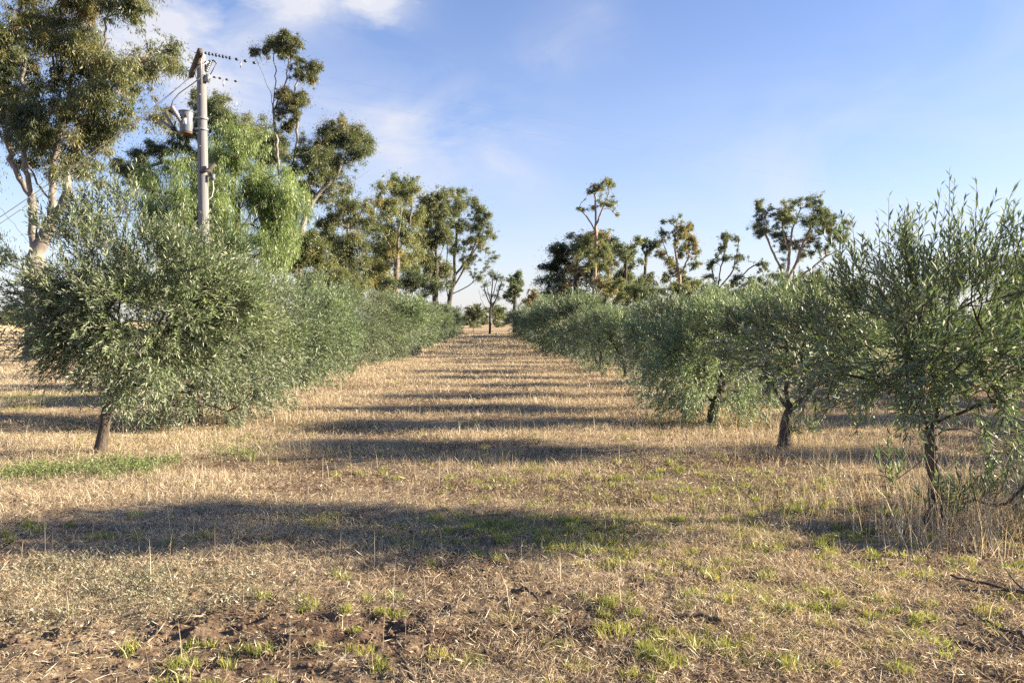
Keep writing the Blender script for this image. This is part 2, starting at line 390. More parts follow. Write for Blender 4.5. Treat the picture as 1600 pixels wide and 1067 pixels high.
    tint = np.clip(0.42 + np.repeat(np.repeat(lobe_t, shoots), lper)[keep] + np.repeat(rng.normal(0, 0.1, ns), lper)[keep] + rng.normal(0, 0.13, len(P)) + 0.12 * np.repeat(relz[:, 0], lper)[keep], 0, 0.96)
    tint[rng.uniform(size=len(P)) < 0.0008] = 1.0
    V, Q = leaf_quads(P, D, NN, Ln * sz, W * sz ** 0.5)
    if stems:
        for i in range(ns):
            e = o[i] + sd[i] * sl[i]
            g.tube(np.array([o[i], o[i] * 0.5 + e * 0.5 + bend[i, 0] * 0.25, e + bend[i, 0]]), [0.0032, 0.0024, 0.0012], 3, cap=False)
    return g.mesh('olive_trunk', M_OBARK), mk_mesh('olive_crown', V, Q, mat=M_OLIVE, tint=tint)

def place_olive(meshes, label, loc, rz=0, sc=(1, 1, 1), group=None):
    t = thing('olive_tree', label, 'olive tree', loc, rz, group); t.scale = sc
    link('trunk', meshes[0], t); link('crown', meshes[1], t)
    return t

def spray_leaves(rng, C, R, n, Ln, W, droop, base_tint, shell=0.6, flat=0.8):
    """n leaves about each of the centres C (m,3) with radii R (m,)."""
    m = len(C)
    c = np.repeat(C, n, 0); r = np.repeat(R, n)[:, None]
    u = rng.normal(size=(m * n, 3)) * np.array([0.43, 0.43, 0.32 + 0.14 * droop])
    P = c + u * r; P[:, 2] -= 0.3 * r[:, 0] * (u[:, 0] ** 2 + u[:, 1] ** 2)
    u = unit(u)
    D = u * 0.55 + np.array([0, 0, -droop]) + rng.normal(0, 0.4, (m * n, 3))
    NN = rng.normal(size=(m * n, 3)) + u * 0.8 + np.array([0, 0, 0.3])
    s = rng.uniform(0.7, 1.3, m * n)
    V, Q = leaf_quads(P, D, NN, Ln * s, W * s)
    t = np.repeat(base_tint, n) + rng.normal(0, 0.1, m * n)
    return V, Q, t

def gum(name, label, cat, Y, trunk, clumps, rbase, stems=(), depth=1.0, leaf=(0.16, 0.03), nleaf=20000, sub=8, droop=0.7, tint=(0.3, 0.6), warm=0.0,
        bark=None, leafm=None, seed=1, alpha=0.3, rtip=0.007, attach=0.35, flat=0.85, group=None, fill=0.0, swell=1.2, subr=0.26, extra=0.35, jit=0.06, join=0.9, loose=0.09):
    """trunk / stems: photo pixels of the stem lines, standing at depth Y; clumps: (px, py, radius px) of the foliage masses."""
    rng = np.random.default_rng(seed)
    bx = at(trunk[0][0], VPY, Y)[0]; base = np.array([bx, Y, 0.0])
    sk = Skel(); dz = 0.0
    pts = [[0, 0, -0.15]] + [(at(x, y, Y) - base) for x, y in trunk[1:]]
    pts = np.array(pts); pts[2:, 1] += np.cumsum(rng.normal(0, 0.04 * depth, len(pts) - 2)) if len(pts) > 2 else 0
    step = max(0.25, 0.012 * Y * 0.5)
    tr = sk.trunk(pts, attach_from=attach, rng=rng, wob=jit, step=step)
    for st in stems:
        q = np.array([at(x, y, Y) - base for x, y in st]); off = rng.uniform(-1, 1) * depth * 0.45
        q[:, 1] += np.linspace(0.1, 1, len(q)) * off
        cand = np.array(tr); i = cand[np.argmin(np.linalg.norm(sk.P[cand] - q[0], axis=1))]
        # stems may also start on earlier stems
        allp = np.arange(sk.n); i = allp[np.argmin(np.linalg.norm((sk.P[:sk.n] - q[0]), axis=1))]
        sk.trunk(q[1:] if len(q) > 1 else q, parent=int(i), attach_from=0.35, rng=rng, wob=jit, step=step)
    k = Y / FP
    C = []; R = []; TT = []; CC = []; RR = []; T0 = []
    for cl_ in clumps:
        x, y, r = cl_[:3]; tb = cl_[3] if len(cl_) > 3 else 0.0
        c = at(x, y, Y) - base; c[1] += rng.uniform(-1, 1) * depth
        CC.append(c); RR.append(r * k * swell); T0.append(rng.uniform(*tint) + tb)
    CC = np.array(CC); RR = np.array(RR); T0 = np.array(T0)
    for c, rm, t0, cl_ in zip(CC, RR, T0, clumps):
        n = max(8, int(sub * 1.15 * (0.5 + cl_[2] / 26)))
        # sprays hang along short ragged branchlets that fan out from the middle of the mass
        nbr = max(4, int(3 + cl_[2] / 6)); ub = unit(rng.normal(size=(nbr, 3)) * np.array([1, 1, 0.75]) + np.array([0, 0, 0.25])); lb = rng.uniform(0.7, 1.3, nbr)
        kb = rng.integers(0, nbr, n); tb_ = rng.uniform(0.25, 1.1, n)
        C.append(c + ub[kb] * (tb_ * lb[kb] * rm)[:, None] * np.array([1, 1, flat]) + rng.normal(0, 0.13, (n, 3)) * rm); R.append(rm * subr * np.exp(rng.normal(-0.05, 0.38, n)) * (1.25 - 0.45 * tb_))
        ne = int(n * extra)                        # small tufts that break the outline
        if ne:
            u2 = unit(rng.normal(size=(ne, 3)))
            C.append(c + u2 * rm * rng.uniform(0.6, 1.35, (ne, 1)) * np.array([1, 1, flat])); R.append(rm * subr * rng.uniform(0.3, 0.6, ne))
        TT.append(t0 + rng.normal(0, 0.13, n + ne) + warm * (rng.uniform(size=n + ne) < 0.25))
    nf = int(len(clumps) * sub * join * 2)             # sprays that join neighbouring masses
    for _ in range(nf):
        i1 = rng.integers(len(CC)); d_ = np.linalg.norm(CC - CC[i1], axis=1); d_[i1] = 1e9
        nb_ = np.argsort(d_)[:3]; i2 = nb_[rng.integers(min(3, len(nb_)))]
        if d_[i2] > 3.2 * (RR[i1] + RR[i2]): continue
        u = rng.uniform(0.25, 0.75); C.append((CC[i1] * u + CC[i2] * (1 - u) + rng.normal(0, 0.25, 3) * RR[i1])[None]); R.append(np.array([RR[i1] * subr * rng.uniform(0.5, 1.0)])); TT.append(np.array([T0[i1] * u + T0[i2] * (1 - u)]))
    C = np.concatenate(C); R = np.concatenate(R); TT = np.concatenate(TT)
    order = np.argsort(np.linalg.norm(C - sk.P[tr[-1]], axis=1) + 0.5 * np.linalg.norm(C - sk.P[tr[len(tr) // 2]], axis=1))
    for i in order[::2]: sk.connect(C[i] - np.array([0, 0, R[i] * 0.3]), alpha, step, rng, jit * 0.8, 0.5, 0.6)
    g = Geo(); sk.tubes(rbase, rtip, g, 12, 0.3)
    far_ = Y > 40                                  # finer foliage: many small leaves, thin enough to see sky through
    leaf = (leaf[0] * (0.75 if far_ else 0.95), leaf[1] * (0.66 if far_ else 0.92)); nleaf = int(nleaf * (1.55 if far_ else 1.05))
    wgt = R ** 2; tot_ = wgt.sum(); Vs = []; Qs = []; Ts = []; off = 0
    per = np.maximum(4, (nleaf * wgt / tot_)).astype(int)
    for lvl in np.unique(per):
        mk = per == lvl
        V, Q, t = spray_leaves(rng, C[mk], R[mk], int(lvl), leaf[0], leaf[1], droop, TT[mk], fill, flat)
        Vs.append(V); Qs.append(Q + off); Ts.append(t); off += len(V)
    nl_ = int(nleaf * loose / len(CC)); k2 = np.repeat(np.arange(len(CC)), nl_)      # loose leaves between the sprays
    c2 = CC[k2] + rng.normal(0, 0.5, (len(k2), 3)) * RR[k2][:, None] * np.array([1, 1, flat])
    V, Q, t = spray_leaves(rng, c2, np.full(len(k2), 0.05), 1, leaf[0], leaf[1], droop, T0[k2], fill, flat); Vs.append(V); Qs.append(Q + off); Ts.append(t)
    V = np.concatenate(Vs); V[:, 2] = np.maximum(V[:, 2], 0.05)
    t = thing(name, label, cat, tuple(base), 0, group)
    link('trunk', g.mesh('trunk', bark or M_GBARK), t)
    link('crown', mk_mesh('crown', V, np.concatenate(Qs), mat=leafm or M_GUM, tint=np.clip(np.concatenate(Ts), 0, 1)), t)
    return t
#@@SETTING

# ------------------------------------------------------------------ ground
def gheight(x, y):
    near = np.clip((45 - y) / 35, 0, 1) * np.clip((np.asarray(y) + 3) / 3, 0, 1)
    fine = np.clip((16 - y) / 10, 0, 1) * np.clip((np.asarray(y) + 1) / 2, 0, 1)
    h = near * (0.11 * (fbm(x / 2.6, y / 2.0, 3) - 0.5) + 0.05 * (fbm(x / 0.7, y / 0.55, 5) - 0.5))
    rough = 0.5 + 0.8 * np.clip(vnoise(x / 1.3, y / 0.9, 9) * 1.6 - 0.5, 0, 1)
    ridge = np.exp(-((y - 4.15 - 0.15 * np.sin(x * 0.9)) / 0.28) ** 2) * np.clip(1.3 - np.abs(x + 1.4) / 2.6, 0, 1)
    h = h + fine * (0.012 * rough + 0.013 * ridge) * (vnoise(x / 0.16, y / 0.14, 21) - 0.5) + fine * 0.026 * (1 + 1.2 * ridge) * (vnoise(x / 0.065, y / 0.06, 33) - 0.5)
    return h
ys = [-3000, -600, -150, -60, -25, -10, -4, -1.5, 0, 1.0, 1.8]
y_ = 2.2
while y_ < 150: ys.append(y_); y_ += max(0.022, 0.0058 * y_)
while y_ < 4000: ys.append(y_); y_ *= 1.12
ys = np.array(ys); yl = ys
us = np.concatenate([[-900, -200, -60, -20, -8, -4, -2.4, -1.7, -1.3], np.linspace(-1.1, 1.1, 440), [1.3, 1.7, 2.4, 4, 8, 20, 60, 200, 900]])
sc_ = np.maximum(3.2, 0.72 * np.abs(ys) + 1.2); sc_ = np.minimum(sc_, 60)
X = us[None, :] * sc_[:, None]; Yg = np.repeat(ys[:, None], len(us), 1)
Z = gheight(X, Yg)
V = np.stack([X, Yg, Z], -1).reshape(-1, 3); nx = len(us)
i = np.arange(len(ys) - 1)[:, None] * nx; j = np.arange(nx - 1)[None, :]
Q = np.stack([i + j, i + j + 1, i + nx + j + 1, i + nx + j], -1).reshape(-1, 4)
m, t, out = newmat('dry_ground'); l = t.links.new
geo_ = N('ShaderNodeNewGeometry', t)
def noise(scale, detail=5, rough=0.6, vec=None, dist=0.0):
    n = N('ShaderNodeTexNoise', t); n.inputs['Scale'].default_value = scale; n.inputs['Detail'].default_value = detail; n.inputs['Roughness'].default_value = rough; n.inputs['Distortion'].default_value = dist
    l(vec or geo_.outputs['Position'], n.inputs['Vector']); return n.outputs['Fac']
soil = ramp(t, [(0.25, (0.065, 0.043, 0.031)), (0.5, (0.135, 0.09, 0.062)), (0.75, (0.24, 0.17, 0.12))], noise(9, 8, 0.7))
strw = ramp(t, [(0.28, (0.27, 0.205, 0.135)), (0.5, (0.52, 0.42, 0.27)), (0.72, (0.68, 0.57, 0.40))], noise(14, 9, 0.72))
big = noise(0.55, 6, 0.62)
sepp = N('ShaderNodeSeparateXYZ', t); l(geo_.outputs['Position'], sepp.inputs[0])
far = fmath('MULTIPLY', fmath('SUBTRACT', sepp.outputs['Y'], 3.0), 0.11, tree=t, clamp=True)
cover = fmath('ADD', fmath('MULTIPLY', fmath('SUBTRACT', big, 0.5, t), 2.4, t), fmath('ADD', fmath('MULTIPLY', fmath('SUBTRACT', noise(30, 3), 0.5, t), 1.2, t), fmath('ADD', 0.14, fmath('MULTIPLY', far, 0.84, t), t), t), t, clamp=True)
mx = N('ShaderNodeMix', t, data_type='RGBA'); l(cover, mx.inputs['Factor']); l(soil, mx.inputs['A']); l(strw, mx.inputs['B'])
# the paddock beyond the grove is paler
pad = fmath('MULTIPLY', fmath('SUBTRACT', sepp.outputs['Y'], 118.0, t), 0.05, tree=t, clamp=True)
mx2 = N('ShaderNodeMix', t, data_type='RGBA'); l(pad, mx2.inputs['Factor']); l(mx.outputs['Result'], mx2.inputs['A'])
l(ramp(t, [(0.3, (0.42, 0.30, 0.17)), (0.7, (0.60, 0.47, 0.30))], noise(0.08, 5)), mx2.inputs['B'])
b = N('ShaderNodeBsdfDiffuse', t); l(mx2.outputs['Result'], b.inputs['Color']); b.inputs['Roughness'].default_value = 0.8
bp = N('ShaderNodeBump', t); bp.inputs['Strength'].default_value = 0.9; bp.inputs['Distance'].default_value = 0.03
l(fmath('ADD', noise(26, 6, 0.7), fmath('MULTIPLY', noise(5, 5, 0.65), 1.6, t), t), bp.inputs['Height']); l(bp.outputs[0], b.inputs['Normal']); l(b.outputs[0], out.inputs[0])
g = link('ground', mk_mesh('ground', V, Q, mat=m, smooth=True)); g['kind'] = 'structure'

# ------------------------------------------------------------------ grass, straw, weeds
def field(rng, bins, dens, mask=None, wide=0.74, margin=1.6):
    """scattered ground positions: dens(y) per square metre, thinned by mask(x, y)."""
    out = []
    for a, b_ in zip(bins[:-1], bins[1:]):
        ym = 0.5 * (a + b_); hw = wide * ym + margin
        n = int(dens(ym) * (b_ - a) * 2 * hw)
        if n <= 0: continue
        x = rng.uniform(-hw, hw, n); y = rng.uniform(a, b_, n)
        if mask is not None:
            k = rng.uniform(size=n) < mask(x, y); x = x[k]; y = y[k]
        out.append(np.stack([x, y], -1))
    return np.concatenate(out)
BINS = np.geomspace(2.6, 118, 60)
def blades(rng, xy, h, wd, lean, tint, curve=0.35, z0=0.0):
    """standing blades: 5 vertices each"""
    n = len(xy); a = rng.uniform(0, 2 * math.pi, n); la = rng.uniform(0, 2 * math.pi, n)
    z = gheight(xy[:, 0], xy[:, 1]) - 0.006 + z0
    b = np.stack([xy[:, 0], xy[:, 1], z], -1)
    s = np.stack([np.cos(a), np.sin(a), 0 * a], -1) * (wd * 0.5)[:, None]
    ld = np.stack([np.cos(la), np.sin(la), 0 * a], -1) * (lean * h)[:, None]
    up = np.zeros((n, 3)); up[:, 2] = h * np.sqrt(np.clip(1 - lean ** 2 * 0.7, 0.05, 1))
    mid = b + up * 0.55 + ld * (0.5 - curve * 0.5); tip = b + up * np.where(lean > 0.8, 0.8, 1.0)[:, None] + ld
    V = np.stack([b - s, b + s, mid + s * 0.8, mid - s * 0.8, tip], 1).reshape(-1, 3)
    i = np.arange(n)[:, None] * 5
    return V, i + np.array([[0, 1, 2, 3]]), i + np.array([[3, 2, 4]]), tint
def stuff(name, parts, mat):
    V = []; Q = []; T = []; tq = []; tt = []; off = 0
    for v, q, tr, ti in parts:
        V.append(v); Q.append(q + off); T.append(tr + off); tq.append(ti); tt.append(ti); off += len(v)
    o = link(name, mk_mesh(name, np.concatenate(V), np.concatenate(Q), np.concatenate(T), mat, np.clip(np.concatenate(tq + tt), 0, 1)))
    o['kind'] = 'stuff'; return o
LX, RX = -4.6, 3.75                             # the two olive rows
R = np.random.default_rng(11)
def lodw(y): return np.maximum(1.0, y / 9.0)
def cov(x, y): return np.clip((fbm(x / 1.5, y / 1.1, 41, 4) - 0.5) * 3.2 + 0.55, 0.0, 1)
def rowstrip(x): return np.maximum(np.exp(-((x - LX) / 1.0) ** 2), np.exp(-((x - RX) / 1.0) ** 2))
def bare(x, y): return np.clip(1 - 0.45 * np.exp(-((y - 3.4) / 0.75) ** 2) * np.clip((0.3 - x) * 1.2, 0, 1) - 0.7 * (fbm(x / 0.5, y / 0.3, 83) > 0.62) * (y < 7), 0.05, 1)
# flat straw and twig litter
xy = field(R, BINS, lambda y: 16000 * min(1, (5.0 / y)) ** 1.8 if y < 45 else 0, lambda x, y: bare(x, y) * (0.25 + 0.75 * cov(x, y)))
n = len(xy); a = R.uniform(0, math.pi, n); Ln = R.gamma(2.4, 0.0155, n).clip(0.01, 0.11) * lodw(xy[:, 1]) ** 0.6; wd = R.uniform(0.0013, 0.0035, n) * lodw(xy[:, 1])
tl = R.normal(0, 0.55, n)
D = np.stack([np.cos(a), np.sin(a), tl], -1); P = np.stack([xy[:, 0], xy[:, 1], gheight(xy[:, 0], xy[:, 1]) + 0.006 + np.abs(tl) * Ln * 0.5 + R.uniform(0, 0.022, n)], -1) - D * Ln[:, None] * 0.5
NN = R.normal(0, 0.9, (n, 3)) + np.array([0, 0, 0.6])
Vl, Ql = leaf_quads(P, D, NN, Ln, wd, 0.05)
ti = np.clip(R.normal(0.55, 0.27, n) - 0.28 * (R.uniform(size=n) < 0.25), 0, 1)
o = link('straw_litter', mk_mesh('straw_litter', Vl, Ql, mat=M_STRAW, tint=ti)); o['kind'] = 'stuff'
# fallen leaves and bark chips
xy = field(R, BINS, lambda y: 260 * min(1, (6.0 / y)) ** 1.6 if y < 30 else 0, lambda x, y: 0.25 + 0.75 * cov(x + 9, y))
n = len(xy); D = R.normal(0, 1, (n, 3)) * np.array([1, 1, 0.35]); Ln = R.uniform(0.012, 0.042, n) * lodw(xy[:, 1]) ** 0.5
P = np.stack([xy[:, 0], xy[:, 1], gheight(xy[:, 0], xy[:, 1]) + 0.012], -1)
Vl, Ql = leaf_quads(P, D, R.normal(0, 0.6, (n, 3)) + np.array([0, 0, 0.8]), Ln, Ln * R.uniform(0.18, 0.4, n), 0.3)
o = link('leaf_litter', mk_mesh('leaf_litter', Vl, Ql, mat=M_STRAW, tint=np.clip(R.normal(0.35, 0.3, n), 0, 1))); o['kind'] = 'stuff'
# crumbs and small clods of bare earth
xy = field(R, np.linspace(2.7, 8, 12), lambda y: 900 * min(1, (4.2 / y)) ** 2, lambda x, y: 0.15 + 0.85 * (1 - bare(x, y)) + 0.6 * np.exp(-((y - 4.15) / 0.35) ** 2) * (x < 1.2))
n = len(xy); r_c = np.exp(R.normal(math.log(0.0065), 0.5, n)).clip(0.003, 0.03)
c = np.stack([xy[:, 0], xy[:, 1], gheight(xy[:, 0], xy[:, 1]) + r_c * 0.25], -1)
o6 = np.array([[1, 0, 0], [0, 1, 0], [-1, 0, 0], [0, -1, 0], [0, 0, 1], [0, 0, -1]], float)
Vc = (c[:, None, :] + o6[None] * R.uniform(0.55, 1.35, (n, 6, 1)) * (r_c[:, None, None] * np.array([1.15, 1.0, 0.75])) + R.normal(0, 0.18, (n, 6, 3)) * r_c[:, None, None]).reshape(-1, 3)
Tc = (np.arange(n)[:, None, None] * 6 + np.array([[0, 1, 4], [1, 2, 4], [2, 3, 4], [3, 0, 4], [1, 0, 5], [2, 1, 5], [3, 2, 5], [0, 3, 5]])[None]).reshape(-1, 3)
o = link('soil_crumbs', mk_mesh('soil_crumbs', Vc, None, Tc, plainmat('crumbly_soil', (0.12, 0.078, 0.053), 1.0, 0, 0.45, 9))); o['kind'] = 'stuff'
# short dry grass over the lane
xy = field(R, BINS, lambda y: (1500 * min(1, 8.0 / y) ** 1.45) * np.interp(y, [3, 4.5, 6.5, 8], [1.5, 1.4, 1.1, 1]), lambda x, y: bare(x, y) * (0.06 + 0.94 * cov(x, y) ** 1.5))
y = xy[:, 1]; n = len(xy)
hh = (R.gamma(3, 0.016, n) + 0.012) * np.interp(y, [3, 6, 10, 60], [0.45, 0.75, 1.15, 1.5]) * (0.6 + 0.9 * vnoise(xy[:, 0] / 0.9, y / 0.7, 77))
p1 = blades(R, xy, hh, R.uniform(0.002, 0.0042, n) * lodw(y), R.beta(2, 2, n) * 1.1, np.clip(R.normal(0.66, 0.2, n) + 0.2 * (vnoise(xy[:, 0] / 2.5, y / 1.8, 55) - 0.5), 0, 1))
# taller dry grass along the tree rows, thickest about the near right trees
TRUNKS = [(3.55, 6.2, 1.6, 0.85), (3.65, 9.6, 0.9, 0.7), (3.5, 12.3, 0.8, 0.7)]
def about(x, y): return np.max([h * np.exp(-(((x - a) / r) ** 2 + ((y - b) / r) ** 2)) for a, b, h, r in TRUNKS], axis=0)
def tallmask(x, y):
    s = about(x, y) + 0.3 * np.exp(-((x - RX) / 0.8) ** 2) * (y > 8) + 0.22 * np.exp(-((x - LX) / 0.9) ** 2) * (y > 11) + 0.04 + 0.12 * np.exp(-((y - 12.6) / 0.7) ** 2)
    s = np.where((x > RX + 0.3) & (y > 4.8) & (y < 8), np.maximum(s, 0.1), s)
    return np.clip(s * np.clip((fbm(x / 0.8, y / 0.8, 61) - 0.34) * 3.2, 0, 1), 0, 1)
xy = field(R, BINS, lambda y: 900 * min(1, 9.0 / y) ** 1.4 if y > 4.6 else 20, tallmask)
y = xy[:, 1]; n = len(xy)
hh = R.gamma(5, 0.03, n) * (0.7 + 1.5 * about(xy[:, 0], y))
p2 = blades(R, xy, hh, R.uniform(0.0022, 0.0045, n) * lodw(y), R.beta(1.6, 2.2, n), np.clip(R.normal(0.62, 0.22, n), 0, 1))
# lone seed stalks
xy = field(R, BINS[:34], lambda y: 3.2 * min(1, 7 / y)); n = len(xy)
p3 = blades(R, xy, R.uniform(0.12, 0.34, n), np.full(n, 0.0035) * lodw(xy[:, 1]), R.uniform(0, 0.3, n), np.clip(R.normal(0.8, 0.15, n), 0, 1))
stuff('dry_grass', [p1, p2, p3], M_STRAW)
# green tufts
def gauss_patch(cx, cy, sx, sy, n): return np.stack([R.normal(cx, sx, n), R.normal(cy, sy, n)], -1)
tufts = []
for px, py, sx, sy, n in [(1280, 950, 70, 22, 26), (1180, 935, 60, 18, 15), (1075, 940, 9, 4, 5), (960, 970, 60, 25, 16), (1000, 1030, 110, 20, 14), (1240, 1020, 120, 25, 16), (1440, 985, 90, 40, 14), (760, 825, 70, 12, 30), (900, 835, 110, 18, 48), (1130, 835, 90, 18, 34), (1250, 790, 120, 16, 40), (930, 870, 60, 8, 12),
                          (300, 1020, 60, 25, 9), (590, 960, 90, 20, 10), (45, 832, 10, 4, 5), (480, 815, 40, 8, 14), (660, 845, 160, 8, 12), (1330, 850, 90, 18, 26), (200, 845, 120, 6, 8), (1000, 740, 180, 14, 60), (700, 735, 120, 12, 26), (620, 600, 60, 3, 10), (360, 690, 50, 8, 20), (1560, 830, 60, 30, 12), (640, 1040, 200, 20, 9), (1450, 900, 80, 20, 12), (1150, 880, 160, 20, 22)]:
    qx = R.normal(px, sx, n); qy = R.normal(py, sy, n)
    for a_, b_ in zip(qx, qy):
        if b_ < 1150 and b_ > 520: tufts.append(gp(a_, b_))
ex = field(R, BINS[:26], lambda y: 1.1); tufts = np.concatenate([np.array(tufts), ex])
parts = []
nb = 60
c = np.repeat(tufts, nb, 0); rad_ = np.repeat(R.uniform(0.02, 0.06, len(tufts)), nb); a = R.uniform(0, 2 * math.pi, len(c)); rr = rad_ * np.sqrt(R.uniform(size=len(c)))
xy = c + np.stack([np.cos(a) * rr * 1.5, np.sin(a) * rr], -1)
ht = np.repeat(R.uniform(0.04, 0.09, len(tufts)), nb) * R.uniform(0.5, 1.1, len(c)); tt = np.repeat(np.clip(R.normal(0.55, 0.2, len(tufts)), 0.1, 1), nb) + R.normal(0, 0.12, len(c))
parts.append(blades(R, xy, ht, R.uniform(0.003, 0.006, len(c)) * np.maximum(1, c[:, 1] / 9), R.beta(2, 2, len(c)), tt))
# green sward in the lane's near shade and a bright patch left of the grove
for px, py, sx, sy, n in [(900, 830, 220, 22, 2800), (1100, 760, 260, 22, 2000), (45, 626, 55, 8, 12000), (300, 690, 120, 14, 2000), (1180, 800, 150, 20, 1500)]:
    q = np.stack([R.normal(px, sx, n), R.normal(py, sy, n)], -1); q = np.array([gp(*v) for v in q if 530 < v[1] < 1100])
    k = R.uniform(size=len(q)) < np.clip((fbm(q[:, 0] / 0.5, q[:, 1] / 0.4, 91) - 0.4) * 4, 0.0, 1); q = q[k]
    n = len(q); parts.append(blades(R, q, R.uniform(0.03, 0.085, n), R.uniform(0.003, 0.006, n) * np.maximum(1, q[:, 1] / 9), R.beta(2, 2, n), np.clip(R.normal(0.5 if py > 650 else 0.65, 0.2, n), 0, 1)))
stuff('green_grass', parts, M_GREEN)
# low leafy weeds: a green belt before the near left olive, silvery ones in the left foreground
def weeds(name, spots, mat, hmin, hmax, lf, tmean):
    Vs = []; Qs = []; ts = []; off = 0
    for px, py, sx, sy, n in spots:
        q = [gp(R.normal(px, sx), min(1120, max(560, R.normal(py, sy)))) for _ in range(n)]
        for c_ in q:
            k = R.integers(14, 30); hgt = R.uniform(hmin, hmax); a = R.uniform(0, 2 * math.pi, k); u = R.uniform(0.05, 1, k)
            rr_ = R.uniform(0, 0.09, k)
            P = np.stack([c_[0] + np.cos(a) * rr_, c_[1] + np.sin(a) * rr_, gheight(np.array([c_[0]]), np.array([c_[1]]))[0] + u * hgt], -1)
            D = np.stack([np.cos(a), np.sin(a), R.uniform(0.1, 1.2, k)], -1)
            V_, Q_ = leaf_quads(P, D, np.array([0, 0, 1.0]) + R.normal(0, 0.5, (k, 3)), R.uniform(0.6, 1.3, k) * lf, R.uniform(0.6, 1.2, k) * lf * 0.42)
            Vs.append(V_); Qs.append(Q_ + off); off += len(V_); ts.append(np.clip(R.normal(tmean, 0.2, k), 0, 1))
            # a stem
    o = link(name, mk_mesh(name, np.concatenate(Vs), np.concatenate(Qs), mat=mat, tint=np.concatenate(ts))); o['kind'] = 'stuff'
weeds('green_weeds', [(120, 740, 55, 7, 210), (225, 732, 35, 6, 70), (30, 748, 20, 6, 40), (370, 715, 30, 6, 40)], M_WEED, 0.04, 0.14, 0.03, 0.5)
weeds('silver_weeds', [(110, 905, 55, 18, 120), (250, 915, 70, 22, 110), (380, 950, 70, 18, 45), (60, 960, 60, 25, 50), (250, 960, 120, 18, 60)], M_SILVER, 0.04, 0.12, 0.018, 0.55)
#@@OBJECTS

# ------------------------------------------------------------------ olive trees
LEFT_G, RIGHT_G = 'olive trees of the left row', 'olive trees of the right row'
p = gp(155, 712)
place_olive(olive_meshes(101, [(0, 0, -0.1), (0.03, 0, 0.15), (0.10, 0.0, 0.55), (0.2, 0.05, 0.95)], (0.46, 0.1, 1.78), (1.33, 1.25, 1.3), nt=380, shoots=9, lper=17, Ln=0.066, W=0.0135, rbase=0.06, zmin=0.62, lobes=20, attach=0.62, upshoot=0.45),
            'nearest olive tree of the left row, dense round crown on bare leaning trunk', (p[0], p[1], 0), group=LEFT_G)
place_olive(olive_meshes(102, [(0, 0, -0.1), (0.0, 0, 0.2), (-0.03, 0.05, 0.6)], (0.1, 0.0, 1.5), (1.5, 1.35, 1.25), nt=340, shoots=9, lper=16, Ln=0.066, W=0.0145, rbase=0.08, lobes=18, skirt=0.3, attach=0.4, stems=False),
            'second olive tree of the left row, just behind the bare-trunked nearest one', (LX, 12.6, 0), group=LEFT_G)
p = gp(1460, 815)
place_olive(olive_meshes(203, [(0, 0, -0.1), (0.02, 0, 0.25), (-0.02, 0.02, 0.55), (0.0, 0.05, 0.75)], (-0.03, 0.0, 1.5), (1.22, 1.05, 0.72), nt=150, shoots=7, lper=15, Ln=0.08, W=0.0155, rbase=0.052, suckers=5, lowside=20, zmin=0.64, lobes=13, attach=0.55, upshoot=1.0, shoot_len=(0.18, 0.46),
            limbs=[[(0.2, -0.1, 0.95), (0.5, -0.2, 1.0), (0.8, -0.2, 1.15)], [(-0.12, 0.05, 1.1), (-0.22, 0.1, 1.7)], [(0.05, 0.0, 1.2), (0.12, 0, 1.9)], [(-0.3, -0.1, 1.05), (-0.7, -0.15, 1.25)]]),
            'nearest olive tree of the right row, open crown with upright shoots above tall straw', (p[0], p[1], 0), group=RIGHT_G)
p = gp(1228, 705)
place_olive(olive_meshes(104, [(0, 0, -0.1), (-0.02, 0, 0.2), (0.03, 0, 0.5)], (0.05, 0.0, 1.38), (0.95, 1.0, 0.58), nt=165, shoots=7, lper=17, Ln=0.066, W=0.0135, rbase=0.062, suckers=4, zmin=0.75, lobes=14, attach=0.85, upshoot=0.7,
            limbs=[[(-0.15, 0, 0.75), (-0.25, 0.05, 1.1), (-0.35, 0.1, 1.5)], [(0.25, -0.05, 0.72), (0.42, -0.1, 0.95), (0.6, -0.1, 1.35)], [(0.03, 0.1, 0.9), (0.05, 0.15, 1.5)]]),
            'second olive tree of the right row, low crown on a vase-like forked trunk', (p[0], p[1], 0), group=RIGHT_G)
p = gp(1108, 664)
place_olive(olive_meshes(105, [(0, 0, -0.1), (0.1, 0, 0.3), (0.22, 0, 0.7)], (0.05, 0.0, 1.18), (1.25, 1.1, 0.64), nt=220, shoots=8, lper=16, Ln=0.066, W=0.0145, rbase=0.065, lobes=15, skirt=0.22, attach=0.5, upshoot=0.6, stems=False),
            'third olive tree of the right row, bushing out at its foot', (p[0], p[1], 0), group=RIGHT_G)
VA = olive_meshes(111, [(0, 0, -0.1), (0.05, 0, 0.25), (0.0, 0.05, 0.6)], (0.0, 0.0, 1.5), (1.4, 1.3, 1.25), nt=240, shoots=8, lper=14, Ln=0.075, W=0.018, rbase=0.08, lobes=16, skirt=0.2, attach=0.4, stems=False)
VB = olive_meshes(112, [(0, 0, -0.1), (-0.05, 0, 0.25), (0.05, 0.0, 0.6)], (0.05, 0.0, 1.42), (1.3, 1.35, 1.2), nt=230, shoots=8, lper=14, Ln=0.075, W=0.018, rbase=0.08, lobes=13, skirt=0.25, attach=0.4, stems=False)
VC = olive_meshes(113, [(0, 0, -0.1), (0.08, 0, 0.3), (0.1, 0.05, 0.7)], (0.0, 0.0, 1.42), (1.12, 0.98, 0.88), nt=190, shoots=8, lper=14, Ln=0.075, W=0.018, rbase=0.07, lobes=13, skirt=0.16, attach=0.4, stems=False, upshoot=0.7,
            limbs=[[(-0.2, 0, 1.0), (-0.3, 0, 1.5)], [(0.4, 0, 1.0), (0.55, 0, 1.4)]])
